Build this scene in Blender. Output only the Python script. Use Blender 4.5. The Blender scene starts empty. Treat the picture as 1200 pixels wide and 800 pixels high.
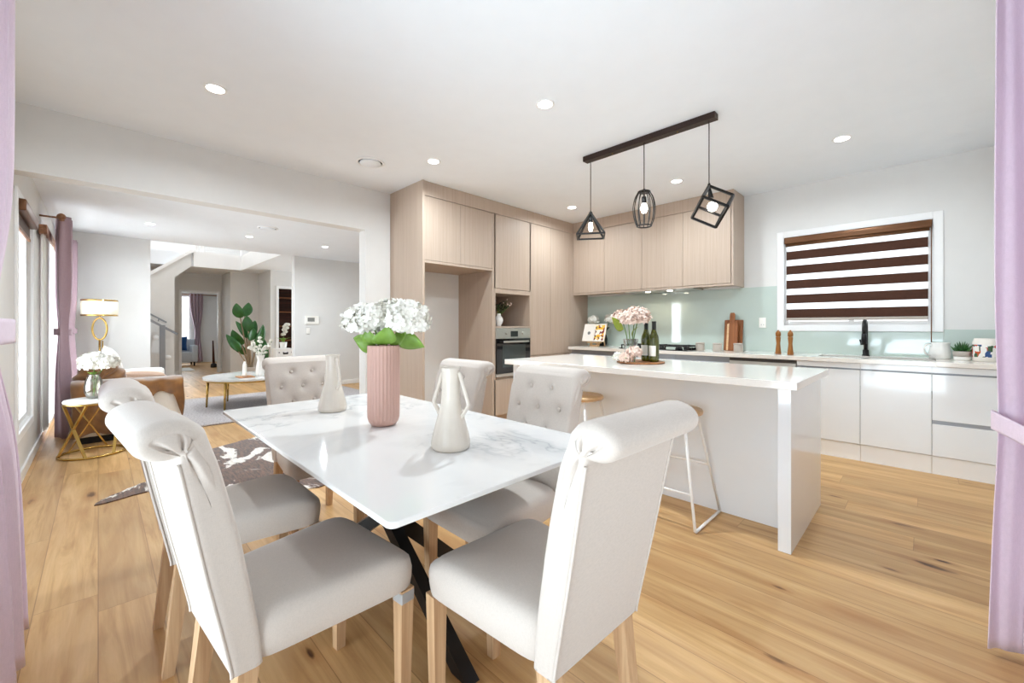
import bpy, bmesh, math, random
from mathutils import Vector, Matrix
PI = math.pi
sc = bpy.context.scene
COL = sc.collection
rnd = random.Random(7)

# ---------------------------------------------------------------- node helpers
def new_mat(name):
    m = bpy.data.materials.new(name)
    m.use_nodes = True
    nt = m.node_tree
    nt.nodes.clear()
    out = nt.nodes.new('ShaderNodeOutputMaterial')
    return m, nt, out

def nd(nt, typ, ins=None, **props):
    n = nt.nodes.new(typ)
    for k, v in props.items():
        setattr(n, k, v)
    for k, v in (ins or {}).items():
        if isinstance(v, bpy.types.NodeSocket):
            nt.links.new(v, n.inputs[k])
        else:
            n.inputs[k].default_value = v
    return n

def rgba(c):
    return (c[0], c[1], c[2], 1.0)

def srgb(r, g, b):
    f = lambda v: (v / 255 / 12.92) if v / 255 <= .04045 else ((v / 255 + .055) / 1.055) ** 2.4
    return (f(r), f(g), f(b))

def ramp(nt, fac, stops):
    n = nt.nodes.new('ShaderNodeValToRGB')
    nt.links.new(fac, n.inputs[0])
    e = n.color_ramp.elements
    while len(e) < len(stops):
        e.new(0.5)
    for el, (p, c) in zip(e, stops):
        el.position = p
        el.color = rgba(c) if len(c) == 3 else c
    return n.outputs[0]

def mixc(nt, fac, a, b, blend='MIX'):
    n = nt.nodes.new('ShaderNodeMix')
    n.data_type = 'RGBA'
    n.blend_type = blend
    for i, v in ((0, fac), (6, a), (7, b)):
        if isinstance(v, bpy.types.NodeSocket):
            nt.links.new(v, n.inputs[i])
        else:
            n.inputs[i].default_value = v if i == 0 else rgba(v)
    return n.outputs[2]

def math_n(nt, op, a, b=None, clamp=False):
    n = nt.nodes.new('ShaderNodeMath')
    n.operation = op
    n.use_clamp = clamp
    for i, v in enumerate((a, b)):
        if v is None:
            continue
        if isinstance(v, bpy.types.NodeSocket):
            nt.links.new(v, n.inputs[i])
        else:
            n.inputs[i].default_value = v
    return n.outputs[0]

def coords(nt, scale=(1, 1, 1), rot=(0, 0, 0), kind='Object'):
    tc = nt.nodes.new('ShaderNodeTexCoord')
    mp = nd(nt, 'ShaderNodeMapping', {'Scale': scale, 'Rotation': rot})
    nt.links.new(tc.outputs[kind], mp.inputs['Vector'])
    return mp.outputs[0]

def noise(nt, vec, scale, detail=4, rough=.55, dist=0):
    n = nd(nt, 'ShaderNodeTexNoise', {'Vector': vec, 'Scale': scale, 'Detail': detail, 'Roughness': rough, 'Distortion': dist})
    return n.outputs[0]

def bump(nt, h, strength=.2, dist=.002):
    return nd(nt, 'ShaderNodeBump', {'Height': h, 'Strength': strength, 'Distance': dist}).outputs[0]

def pbsdf(nt, out, **k):
    p = nt.nodes.new('ShaderNodeBsdfPrincipled')
    names = {'color': 'Base Color', 'rough': 'Roughness', 'metal': 'Metallic', 'normal': 'Normal', 'trans': 'Transmission Weight', 'ior': 'IOR',
             'sheen': 'Sheen Weight', 'coat': 'Coat Weight', 'spec': 'Specular IOR Level', 'emit': 'Emission Color', 'emits': 'Emission Strength', 'alpha': 'Alpha', 'sss': 'Subsurface Weight'}
    for a, v in k.items():
        s = p.inputs[names[a]]
        if isinstance(v, bpy.types.NodeSocket):
            nt.links.new(v, s)
        else:
            s.default_value = rgba(v) if isinstance(v, tuple) else v
    nt.links.new(p.outputs[0], out.inputs[0])
    return p

M = {}
def simple(name, color, rough=.5, metal=0, var=.06, nscale=6, bmp=0, bscale=60, **k):
    """A plain finish with a faint procedural variation."""
    m, nt, out = new_mat(name)
    v = coords(nt)
    n = noise(nt, v, nscale)
    lo = tuple(max(0, c * (1 - var)) for c in color)
    hi = tuple(min(1, c * (1 + var)) for c in color)
    col = ramp(nt, n, [(.3, lo), (.7, hi)])
    kw = dict(color=col, rough=rough, metal=metal, **k)
    if bmp:
        kw['normal'] = bump(nt, noise(nt, v, bscale, 3), bmp, .003)
    pbsdf(nt, out, **kw)
    M[name] = m
    return m

def cloth(name, color, fine=520, rough=.9, dark=.8, strength=.25, glow=0):
    m, nt, out = new_mat(name)
    a = noise(nt, coords(nt, (fine, fine * .12, fine)), 1, 2)
    b = noise(nt, coords(nt, (fine * .12, fine, fine * .12)), 1, 2)
    w = math_n(nt, 'ADD', a, b)
    big = noise(nt, coords(nt), 5, 3)
    f = math_n(nt, 'MULTIPLY_ADD', w, .5)
    nt.nodes[-1].inputs[2].default_value = 0
    c1 = ramp(nt, f, [(.36, tuple(c * dark for c in color)), (.6, color)])
    c2 = mixc(nt, math_n(nt, 'MULTIPLY', big, .10), c1, tuple(c * .8 for c in color))
    p = pbsdf(nt, out, color=c2, rough=rough, sheen=.25, normal=bump(nt, f, strength, .0015), spec=.2)
    if glow:                                    # thin weave that lets some daylight through
        tl = nd(nt, 'ShaderNodeBsdfTranslucent', {'Color': c2})
        nt.links.new(nd(nt, 'ShaderNodeMixShader', {0: glow, 1: p.outputs[0], 2: tl.outputs[0]}).outputs[0], out.inputs[0])
    M[name] = m
    return m

def wood(name, light, dark, axis='z', freq=55, rough=.5, contrast=(.35, .68), long=1.6):
    m, nt, out = new_mat(name)
    s = {'x': (long, freq, freq), 'y': (freq, long, freq), 'z': (freq, freq, long)}[axis]
    n1 = noise(nt, coords(nt, s), 1, 5, .6, .4)
    s2 = tuple(q * .22 for q in s)
    n2 = noise(nt, coords(nt, s2), 1, 3, .5, .8)
    f = math_n(nt, 'MULTIPLY_ADD', n1, .65)
    mm = nt.nodes[-1]
    nt.links.new(math_n(nt, 'MULTIPLY', n2, .35), mm.inputs[2])
    col = ramp(nt, f, [(contrast[0], dark), (contrast[1], light)])
    pbsdf(nt, out, color=col, rough=rough, normal=bump(nt, n1, .12, .001), spec=.35)
    M[name] = m
    return m

def emit(name, color, strength):
    m, nt, out = new_mat(name)
    n = noise(nt, coords(nt), 8)
    c = ramp(nt, n, [(0, color), (1, color)])
    e = nd(nt, 'ShaderNodeEmission', {'Color': c, 'Strength': strength})
    nt.links.new(e.outputs[0], out.inputs[0])
    M[name] = m
    return m

def clear(name, tint=(1, 1, 1), gloss=.10, rough=.02):
    """Thin clear glass: lets light straight through, with a faint reflection."""
    m, nt, out = new_mat(name)
    t = nd(nt, 'ShaderNodeBsdfTransparent', {'Color': rgba(tint)})
    g = nd(nt, 'ShaderNodeBsdfGlossy', {'Roughness': rough})
    fr = nd(nt, 'ShaderNodeLayerWeight', {'Blend': .25})
    f = math_n(nt, 'MULTIPLY_ADD', fr.outputs['Fresnel'], .6)
    nt.nodes[-1].inputs[2].default_value = gloss * .4
    mx = nd(nt, 'ShaderNodeMixShader', {0: f, 1: t.outputs[0], 2: g.outputs[0]})
    nt.links.new(mx.outputs[0], out.inputs[0])
    M[name] = m
    return m

def voile(name, color, through=.35):
    m, nt, out = new_mat(name)
    v = noise(nt, coords(nt, (300, 300, 20)), 1, 2)
    c = ramp(nt, v, [(.3, tuple(q * .9 for q in color)), (.7, color)])
    d = nd(nt, 'ShaderNodeBsdfDiffuse', {'Color': c})
    t = nd(nt, 'ShaderNodeBsdfTranslucent', {'Color': c})
    a = nd(nt, 'ShaderNodeMixShader', {0: .6, 1: d.outputs[0], 2: t.outputs[0]})
    tr = nd(nt, 'ShaderNodeBsdfTransparent', {})
    b = nd(nt, 'ShaderNodeMixShader', {0: through, 1: a.outputs[0], 2: tr.outputs[0]})
    nt.links.new(b.outputs[0], out.inputs[0])
    M[name] = m
    return m

# ---------------------------------------------------------------- materials
def floor_mat():
    m, nt, out = new_mat('oak_floor')
    v = coords(nt)
    sx = nt.nodes.new('ShaderNodeSeparateXYZ'); nt.links.new(v, sx.inputs[0])
    W, L = .19, 2.25
    yr = math_n(nt, 'DIVIDE', sx.outputs[1], W)
    row = math_n(nt, 'FLOOR', yr)
    wn = nd(nt, 'ShaderNodeTexWhiteNoise', {'W': row}, noise_dimensions='1D')
    xr = math_n(nt, 'ADD', math_n(nt, 'DIVIDE', sx.outputs[0], L), math_n(nt, 'MULTIPLY', wn.outputs['Value'], 7.0))
    colu = math_n(nt, 'FLOOR', xr)
    idv = nd(nt, 'ShaderNodeCombineXYZ', {'X': colu, 'Y': row})
    w2 = nd(nt, 'ShaderNodeTexWhiteNoise', {'Vector': idv.outputs[0]}, noise_dimensions='2D')
    rv = w2.outputs['Value']
    # joints between boards
    fy = math_n(nt, 'FRACT', yr); fx = math_n(nt, 'FRACT', xr)
    ey = math_n(nt, 'MINIMUM', fy, math_n(nt, 'SUBTRACT', 1.0, fy))
    ex = math_n(nt, 'MINIMUM', fx, math_n(nt, 'SUBTRACT', 1.0, fx))
    joint = math_n(nt, 'MAXIMUM', math_n(nt, 'LESS_THAN', ey, .0016 / W), math_n(nt, 'LESS_THAN', ex, .0013 / L))
    sh = nd(nt, 'ShaderNodeCombineXYZ', {'X': math_n(nt, 'MULTIPLY', rv, 41.0), 'Y': math_n(nt, 'MULTIPLY', rv, 17.0)})
    vv = nd(nt, 'ShaderNodeVectorMath', {0: v, 1: sh.outputs[0]}, operation='ADD').outputs[0]
    def mp(scale):
        return nd(nt, 'ShaderNodeMapping', {'Vector': vv, 'Scale': scale}).outputs[0]
    g1 = noise(nt, mp((1.1, 15, 1)), 1, 7, .62, 1.0)
    g2 = noise(nt, mp((.45, 4.0, 1)), 1, 4, .55, 1.8)
    fine = noise(nt, mp((4, 130, 1)), 1, 3, .6)
    base = ramp(nt, g1, [(.28, srgb(178, 134, 84)), (.5, srgb(214, 174, 120)), (.75, srgb(230, 195, 144))])
    base = mixc(nt, ramp(nt, g2, [(.38, (0, 0, 0)), (.70, (.7, .7, .7))]), base, srgb(180, 136, 88))
    base = mixc(nt, math_n(nt, 'MULTIPLY', fine, .20), base, srgb(150, 106, 62))
    tone = ramp(nt, rv, [(0, (.84, .83, .81)), (.5, (1.0, 1.0, 1.0)), (1, (1.08, 1.07, 1.05))])
    base = mixc(nt, 1.0, base, tone, 'MULTIPLY')
    def knots(scale, r0, r1, selsc, thr, warp):
        vo = nd(nt, 'ShaderNodeTexVoronoi', {'Vector': mp((.8 * scale, 2.6 * scale, 1)), 'Scale': 1.0, 'Randomness': 1.0})
        d = math_n(nt, 'ADD', vo.outputs['Distance'], math_n(nt, 'MULTIPLY', math_n(nt, 'SUBTRACT', noise(nt, mp((9, 26, 1)), 1, 3), .5), warp))
        sel = ramp(nt, noise(nt, mp(selsc), 1, 1), [(thr, (0, 0, 0)), (thr + .05, (1, 1, 1))])
        core = mixc(nt, 1.0, ramp(nt, d, [(r0, (1, 1, 1)), (r0 * 2.1, (0, 0, 0))]), sel, 'MULTIPLY')
        halo = mixc(nt, 1.0, ramp(nt, d, [(r0, (.75, .75, .75)), (r1, (0, 0, 0))]), sel, 'MULTIPLY')
        return core, halo
    for prm in ((1.7, .055, .30, (.7, 1.9, 1), .44, .16), (3.1, .050, .22, (1.0, 3.1, 1), .52, .14)):
        core, halo = knots(*prm)
        base = mixc(nt, halo, base, srgb(164, 112, 62))
        base = mixc(nt, core, base, srgb(74, 42, 22))
    base = mixc(nt, math_n(nt, 'MULTIPLY', joint, .55), base, srgb(128, 88, 50))
    nrm = bump(nt, math_n(nt, 'SUBTRACT', g1, math_n(nt, 'MULTIPLY', joint, 2.0)), .10, .002)
    pbsdf(nt, out, color=base, rough=.42, normal=nrm, spec=.35)
    M['floor'] = m

def marble_mat():
    m, nt, out = new_mat('marble')
    v = coords(nt, (1, 1, 1), (0, 0, .5))
    w = noise(nt, v, 2.2, 5, .6, .3)
    dv = nd(nt, 'ShaderNodeVectorMath', {0: v, 1: w}, operation='ADD')
    n = noise(nt, dv.outputs[0], 1.1, 3, .5, 1.2)
    ridge = math_n(nt, 'ABSOLUTE', math_n(nt, 'SUBTRACT', n, .5))
    vein = ramp(nt, ridge, [(.0, (.9, .9, .9)), (.010, (.45, .45, .45)), (.055, (0, 0, 0))])
    gate = ramp(nt, noise(nt, v, 2.1, 2), [(.38, (0, 0, 0)), (.6, (1, 1, 1))])
    f = mixc(nt, 1.0, vein, gate, 'MULTIPLY')
    cloud = ramp(nt, noise(nt, v, 1.5, 5, .6, 1), [(.45, srgb(228, 227, 225)), (.8, srgb(206, 207, 208))])
    pbsdf(nt, out, color=mixc(nt, f, cloud, srgb(160, 164, 168)), rough=.07, spec=.5)
    M['marble'] = m

def hide_mat():
    m, nt, out = new_mat('cowhide')
    v = coords(nt)
    n = noise(nt, coords(nt, (1.2, 2.3, 1), (0, 0, .35)), 1.6, 5, .6, .8)
    fur = noise(nt, coords(nt, (9, 60, 9), (0, 0, .9)), 1, 4, .7)
    brown = ramp(nt, fur, [(.36, srgb(40, 24, 18)), (.64, srgb(118, 82, 62))])
    edge = ramp(nt, n, [(.555, (0, 0, 0)), (.585, (1, 1, 1))])
    white = ramp(nt, fur, [(.3, srgb(215, 205, 196)), (.7, srgb(244, 240, 234))])
    pbsdf(nt, out, color=mixc(nt, edge, brown, white), rough=.8, sheen=.3, normal=bump(nt, fur, .6, .004))
    M['cowhide'] = m

def shag_mat():
    m, nt, out = new_mat('shag')
    n = noise(nt, coords(nt), 45, 4, .7)
    c = ramp(nt, n, [(.3, srgb(140, 132, 132)), (.7, srgb(205, 199, 199))])
    pbsdf(nt, out, color=c, rough=.95, normal=bump(nt, n, .9, .01))
    M['shag'] = m

def velvet_mat():
    m, nt, out = new_mat('velvet')
    n = noise(nt, coords(nt, (1, 1, 1)), 7, 3, .5, .3)
    c = ramp(nt, n, [(.3, srgb(98, 58, 16)), (.55, srgb(132, 84, 26)), (.75, srgb(160, 108, 42))])
    pbsdf(nt, out, color=c, rough=.55, sheen=.9, normal=bump(nt, n, .25, .01))
    M['velvet'] = m

def food_mat():
    m, nt, out = new_mat('food_page')
    vo = nd(nt, 'ShaderNodeTexVoronoi', {'Vector': coords(nt), 'Scale': 38.0})
    s = nt.nodes.new('ShaderNodeSeparateColor')
    nt.links.new(vo.outputs['Color'], s.inputs[0])
    c = ramp(nt, s.outputs[0], [(0, srgb(246, 236, 224)), (.28, srgb(240, 180, 40)), (.5, srgb(120, 30, 30)), (.72, srgb(236, 196, 90)), (.88, srgb(80, 50, 30))])
    nt.nodes[-1].color_ramp.interpolation = 'CONSTANT'
    pbsdf(nt, out, color=c, rough=.5)
    M['food_page'] = m

def print_mat():
    m, nt, out = new_mat('jar_print')
    tc = coords(nt)
    sx = nt.nodes.new('ShaderNodeSeparateXYZ')
    nt.links.new(tc, sx.inputs[0])
    band = math_n(nt, 'MULTIPLY', math_n(nt, 'GREATER_THAN', sx.outputs[2], .035), math_n(nt, 'LESS_THAN', sx.outputs[2], .135))
    vo = nd(nt, 'ShaderNodeTexVoronoi', {'Vector': coords(nt, (40, 40, 26)), 'Scale': 1.0}, distance='CHEBYCHEV')
    s = nt.nodes.new('ShaderNodeSeparateColor')
    nt.links.new(vo.outputs['Color'], s.inputs[0])
    c = ramp(nt, s.outputs[1], [(0, srgb(200, 50, 35)), (.22, srgb(240, 236, 230)), (.4, srgb(60, 90, 60)), (.55, srgb(50, 80, 130)), (.68, srgb(240, 236, 230)), (.85, srgb(190, 90, 50))])
    nt.nodes[-1].color_ramp.interpolation = 'CONSTANT'
    pbsdf(nt, out, color=mixc(nt, band, srgb(238, 232, 224), c), rough=.25)
    M['jar_print'] = m

floor_mat(); marble_mat(); hide_mat(); shag_mat(); velvet_mat(); food_mat(); print_mat()
simple('wall', srgb(224, 223, 221), .75, var=.012, bmp=.05, bscale=180)
simple('ceiling', srgb(238, 242, 247), .8, var=.01)
simple('trim', srgb(244, 244, 244), .35, var=.01)
simple('lacquer', srgb(236, 239, 242), .12, var=.008, coat=.3)
simple('quartz', srgb(236, 231, 224), .10, var=.02, nscale=90)
simple('channel', srgb(150, 152, 156), .4, metal=.6)
simple('dark_gap', srgb(60, 55, 52), .6)
wood('laminate', srgb(196, 178, 162), srgb(176, 156, 139), 'z', 170, .45, (.30, .72), 2.2)
wood('oak_leg', srgb(214, 181, 143), srgb(170, 132, 96), 'z', 70, .5)
wood('seat_wood', srgb(226, 194, 152), srgb(202, 162, 114), 'x', 60, .4)
wood('board_wood', srgb(168, 104, 56), srgb(104, 56, 28), 'z', 60, .45)
wood('mill_wood', srgb(176, 118, 56), srgb(120, 70, 30), 'z', 60, .3)
wood('tray_wood', srgb(186, 132, 88), srgb(140, 90, 54), 'x', 60, .45)
wood('rod_wood', srgb(176, 128, 96), srgb(120, 80, 56), 'x', 60, .4)
wood('dark_wood', srgb(92, 44, 24), srgb(48, 20, 12), 'y', 40, .45)
wood('rack_wood', srgb(170, 112, 70), srgb(120, 70, 40), 'y', 40, .45)
cloth('linen', srgb(204, 194, 185), 900, .9, .9)
cloth('lilac', srgb(229, 211, 225), 420, .9, .93, .4)
cloth('mauve', srgb(178, 152, 162), 300, .85, .9)
cloth('sofa_white', srgb(238, 233, 226), 500, .9, .92)
cloth('blush_cloth', srgb(214, 182, 160), 300, .9, .85)
cloth('blue_cloth', srgb(40, 84, 140), 300, .9, .7)
cloth('grey_cloth', srgb(196, 200, 206), 300, .9, .85)
cloth('white_cloth', srgb(246, 243, 238), 300, .9, .92)
voile('sheer', (.93, .92, .89), .30)
voile('blind_sheer', (.96, .95, .93), .45)
cloth('blind_brown', srgb(76, 48, 36), 300, .9, .85)
simple('bronze', srgb(110, 74, 48), .35, metal=.6)
simple('black_metal', srgb(24, 22, 22), .35, metal=.3)
simple('bar_brown', srgb(44, 26, 20), .45, metal=.2)
simple('gold', srgb(196, 162, 92), .22, metal=1.0)
simple('silver_tape', srgb(176, 178, 180), .4, metal=.3)
simple('steel', srgb(205, 203, 198), .28, metal=.9)
simple('rail_grey', srgb(140, 142, 146), .35, metal=.8)
simple('black_glass', srgb(14, 13, 14), .06, coat=.5)
simple('oven_window', srgb(62, 68, 66), .08)
simple('iron', srgb(30, 29, 30), .55)
simple('splash', srgb(192, 206, 199), .05, var=.01, coat=.4)
simple('pink_ceramic', srgb(198, 160, 147), .55, var=.02)
simple('cream_ceramic', srgb(212, 203, 191), .22, var=.05, nscale=14)
simple('white_ceramic', srgb(244, 242, 238), .2, var=.015)
simple('clay', srgb(182, 172, 162), .5, var=.03)
simple('plastic_white', srgb(243, 241, 235), .35, var=.01)
simple('screen_grey', srgb(132, 132, 128), .3)
simple('petal_white', srgb(238, 236, 228), .6, var=.05, sss=.0)
simple('petal_blush', srgb(226, 202, 188), .6, var=.05, nscale=40)
simple('leaf_light', srgb(112, 148, 54), .45, var=.2, nscale=25)
simple('leaf_olive', srgb(128, 142, 36), .5, var=.2, nscale=25)
simple('leaf_dark', srgb(40, 92, 36), .35, var=.3, nscale=12)
simple('leaf_black', srgb(26, 38, 24), .55, var=.3, nscale=20)
simple('stem_green', srgb(96, 130, 60), .5)
simple('stalk_tan', srgb(150, 130, 104), .6)
simple('candle_wax', srgb(246, 243, 236), .5, var=.01)
simple('label_paper', srgb(240, 238, 230), .6, var=.02)
simple('foil_black', srgb(22, 26, 28), .35)
simple('page', srgb(244, 238, 230), .6, var=.02)
simple('soil', srgb(60, 46, 36), .9, var=.3, nscale=80)
simple('beads', srgb(150, 150, 155), .5)
m, nt, out = new_mat('bottle_glass')
pbsdf(nt, out, color=ramp(nt, noise(nt, coords(nt), 8), [(.3, srgb(70, 78, 18)), (.7, srgb(104, 110, 30))]), rough=.06, trans=.35, coat=.5)
M['bottle_glass'] = m
m, nt, out = new_mat('lamp_shade')
cc = ramp(nt, noise(nt, coords(nt, (300, 300, 40)), 1, 2), [(.3, (.88, .85, .79)), (.7, (.95, .93, .88))])
a = nd(nt, 'ShaderNodeBsdfDiffuse', {'Color': cc}); b = nd(nt, 'ShaderNodeBsdfTranslucent', {'Color': cc})
nt.links.new(nd(nt, 'ShaderNodeMixShader', {0: .5, 1: a.outputs[0], 2: b.outputs[0]}).outputs[0], out.inputs[0])
M['lamp_shade'] = m
clear('glass'); clear('crystal', (.94, .96, .96), .35); clear('vase_glass', (.93, .94, .90), .3)
emit('lamp_glow', (1.0, .97, .92), 8)
emit('bulb_glow', (1.0, .94, .85), 7)
emit('hood_glow', (1.0, .9, .72), 12)

# ---------------------------------------------------------------- mesh helpers
class MB:
    def __init__(s):
        s.v, s.f, s.sm, s.mi = [], [], [], []
    def add(s, vs, fs, smooth=False, mi=0):
        b = len(s.v)
        s.v += [tuple(q) for q in vs]
        s.f += [tuple(b + i for i in f) for f in fs]
        s.sm += [smooth] * len(fs)
        s.mi += [mi] * len(fs)
        return s
    def bm(s, bm, smooth=False, mi=0):
        bm.verts.index_update()
        s.add([v.co[:] for v in bm.verts], [[v.index for v in f.verts] for f in bm.faces], smooth, mi)
        bm.free()
        return s
    def box(s, x0, x1, y0, y1, z0, z1, bev=0.0, seg=1, mi=0):
        x0, x1 = min(x0, x1), max(x0, x1); y0, y1 = min(y0, y1), max(y0, y1); z0, z1 = min(z0, z1), max(z0, z1)
        b = bmesh.new()
        bmesh.ops.create_cube(b, size=1, matrix=Matrix.Translation(((x0 + x1) / 2, (y0 + y1) / 2, (z0 + z1) / 2)) @ Matrix.Diagonal((x1 - x0, y1 - y0, z1 - z0, 1)))
        if bev:
            bmesh.ops.bevel(b, geom=b.edges[:], offset=bev, segments=seg, affect='EDGES', profile=.5)
        return s.bm(b, seg > 2, mi)
    def obox(s, mat, sx, sy, sz, bev=0.0, seg=1, smooth=False):
        b = bmesh.new()
        bmesh.ops.create_cube(b, size=1, matrix=Matrix.Diagonal((sx, sy, sz, 1)))
        if bev:
            bmesh.ops.bevel(b, geom=b.edges[:], offset=bev, segments=seg, affect='EDGES', profile=.5)
        bmesh.ops.transform(b, matrix=mat, verts=b.verts[:])
        return s.bm(b, smooth)
    def beam(s, p0, p1, w0, h0, w1=None, h1=None, up=(0, 0, 1)):
        """rectangular bar from p0 to p1"""
        w1 = w0 if w1 is None else w1; h1 = h0 if h1 is None else h1
        p0, p1 = Vector(p0), Vector(p1)
        d = (p1 - p0).normalized(); u = Vector(up)
        if abs(d.dot(u)) > .98:
            u = Vector((0, 1, 0))
        a = d.cross(u).normalized(); b = a.cross(d).normalized()
        vs = []
        for p, w, h in ((p0, w0, h0), (p1, w1, h1)):
            for i, j in ((-1, -1), (1, -1), (1, 1), (-1, 1)):
                vs.append(p + a * (i * w / 2) + b * (j * h / 2))
        return s.add(vs, [(3, 2, 1, 0), (4, 5, 6, 7), (0, 1, 5, 4), (1, 2, 6, 5), (2, 3, 7, 6), (3, 0, 4, 7)])
    def tube(s, pts, r, seg=10, closed=False, cap=True):
        pts = [Vector(p) for p in pts]
        n = len(pts)
        rr = r if isinstance(r, (list, tuple)) else [r] * n
        T = []
        for i in range(n):
            a = pts[(i - 1) % n] if (closed or i > 0) else pts[i]
            b = pts[(i + 1) % n] if (closed or i < n - 1) else pts[i]
            T.append((b - a).normalized())
        u = Vector((0, 0, 1))
        if abs(T[0].dot(u)) > .9:
            u = Vector((1, 0, 0))
        nrm = (u - T[0] * u.dot(T[0])).normalized()
        vs, fs = [], []
        for i in range(n):
            nrm = (nrm - T[i] * nrm.dot(T[i])).normalized()
            bi = T[i].cross(nrm)
            for k in range(seg):
                t = 2 * PI * k / seg
                vs.append(pts[i] + (nrm * math.cos(t) + bi * math.sin(t)) * rr[i])
        for i in range(n if closed else n - 1):
            for k in range(seg):
                j = (i + 1) % n; k2 = (k + 1) % seg
                fs.append((i * seg + k, i * seg + k2, j * seg + k2, j * seg + k))
        s.add(vs, fs, True)
        if cap and not closed:
            b = len(s.v) - len(vs)
            s.f += [tuple(b + k for k in range(seg))[::-1], tuple(b + (n - 1) * seg + k for k in range(seg))]
            s.sm += [False, False]; s.mi += [0, 0]
        return s
    def lathe(s, prof, c=(0, 0, 0), seg=32, rf=None, smooth=True, mi=0):
        """prof: (r, z) from bottom to top; rf(r, z, angle) may modulate the radius"""
        vs, fs = [], []
        for r, z in prof:
            for k in range(seg):
                t = 2 * PI * k / seg
                q = rf(r, z, t) if rf else r
                vs.append((c[0] + q * math.cos(t), c[1] + q * math.sin(t), c[2] + z))
        n = len(prof)
        for i in range(n - 1):
            for k in range(seg):
                k2 = (k + 1) % seg
                fs.append((i * seg + k, i * seg + k2, (i + 1) * seg + k2, (i + 1) * seg + k))
        if prof[0][0] > 1e-5:
            fs.append(tuple(range(seg))[::-1])
        if prof[-1][0] > 1e-5:
            fs.append(tuple((n - 1) * seg + k for k in range(seg)))
        return s.add(vs, fs, smooth, mi)
    def cyl(s, c, r, h, seg=24, r2=None, bev=0.0):
        r2 = r if r2 is None else r2
        if bev:
            return s.lathe([(r - bev, 0), (r, bev), (r2, h - bev), (r2 - bev, h)], c, seg)
        return s.lathe([(r, 0), (r2, h)], c, seg)
    def prism(s, poly, z0, z1, plane='xy', smooth=False):
        n = len(poly)
        def m(a, b, c):
            return {'xy': (a, b, c), 'xz': (a, c, b), 'yz': (c, a, b)}[plane]
        vs = [m(a, b, z0) for a, b in poly] + [m(a, b, z1) for a, b in poly]
        fs = [tuple(range(n))[::-1], tuple(range(n, 2 * n))] + [(i, (i + 1) % n, n + (i + 1) % n, n + i) for i in range(n)]
        b = bmesh.new()
        bv = [b.verts.new(v) for v in vs]
        for f in fs:
            b.faces.new([bv[i] for i in f])
        bmesh.ops.recalc_face_normals(b, faces=b.faces[:])
        return s.bm(b, smooth)
    def ell(s, c, rx, ry, rz, u=20, v=12, rot=None):
        b = bmesh.new()
        bmesh.ops.create_uvsphere(b, u_segments=u, v_segments=v, radius=1, matrix=Matrix.Translation(c) @ (rot or Matrix.Identity(4)) @ Matrix.Diagonal((rx, ry, rz, 1)))
        return s.bm(b, True)
    def grid(s, P, closed_u=False, closed_v=False, smooth=True, flip=False):
        """P[i][j] grid of points"""
        n, m = len(P), len(P[0])
        vs = [q for row in P for q in row]
        fs = []
        for i in range(n if closed_u else n - 1):
            for j in range(m if closed_v else m - 1):
                i2, j2 = (i + 1) % n, (j + 1) % m
                f = (i * m + j, i * m + j2, i2 * m + j2, i2 * m + j)
                fs.append(f[::-1] if flip else f)
        return s.add(vs, fs, smooth)
    def build(s, name, mat, parent=None, loc=None, rotz=0, solid=0, label=None, weld=False):
        me = bpy.data.meshes.new(name)
        me.from_pydata(s.v, [], s.f)
        if weld:
            b = bmesh.new(); b.from_mesh(me)
            bmesh.ops.remove_doubles(b, verts=b.verts[:], dist=1e-5)
            bmesh.ops.recalc_face_normals(b, faces=b.faces[:])
            b.to_mesh(me); b.free()
            for p in me.polygons:
                p.use_smooth = True
        else:
            for p, q, mi in zip(me.polygons, s.sm, s.mi):
                p.use_smooth = q; p.material_index = mi
        for q in (mat if isinstance(mat, (list, tuple)) else [mat]):
            me.materials.append(M[q])
        me.update()
        o = bpy.data.objects.new(name, me)
        COL.objects.link(o)
        if parent:
            o.parent = parent
        if loc:
            o.location = loc
        o.rotation_euler.z = rotz
        if solid:
            md = o.modifiers.new('thick', 'SOLIDIFY'); md.thickness = solid; md.offset = 0
        if label:
            o['label'] = label
        return o

def tag(o, label, cat, group=None, kind='thing'):
    o['label'] = label; o['category'] = cat; o['kind'] = kind
    if group:
        o['group'] = group
    return o

def thing(name, label, cat, loc=(0, 0, 0), rotz=0, group=None):
    o = bpy.data.objects.new(name, None)
    COL.objects.link(o)
    o.empty_display_size = .05
    o.location = loc; o.rotation_euler.z = rotz
    return tag(o, label, cat, group)

def struct(o):
    o['kind'] = 'structure'
    return o

def kids(o):
    return [c for c in bpy.data.objects if c.parent == o]

def dup(root, loc, rotz, label, group=None):
    r = root.copy(); COL.objects.link(r)
    r.location = loc; r.rotation_euler.z = rotz
    r['label'] = label
    if group:
        r['group'] = group
    for ch in kids(root):
        c = ch.copy(); COL.objects.link(c); c.parent = r
        for g in kids(ch):
            d = g.copy(); COL.objects.link(d); d.parent = c
    return r

def catmull(pts, n):
    """smooth open polyline through pts (tuples), n samples per span"""
    P = [Vector(p) for p in pts]
    P = [P[0] * 2 - P[1]] + P + [P[-1] * 2 - P[-2]]
    out = []
    for i in range(1, len(P) - 2):
        for k in range(n):
            t = k / n
            a, b, c, d = P[i - 1], P[i], P[i + 1], P[i + 2]
            out.append(.5 * ((2 * b) + (c - a) * t + (2 * a - 5 * b + 4 * c - d) * t * t + (3 * b - a - 3 * c + d) * t ** 3))
    out.append(P[-2])
    return out
# ================================================================ THE SETTING
YL, YB, XR, XD = -.42, 5.33, .45, -4.34          # left wall, kitchen back wall, right wall, divider wall faces
ZC, ZL = 2.70, 2.52                              # ceiling heights: kitchen / lounge
T = .12

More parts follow.
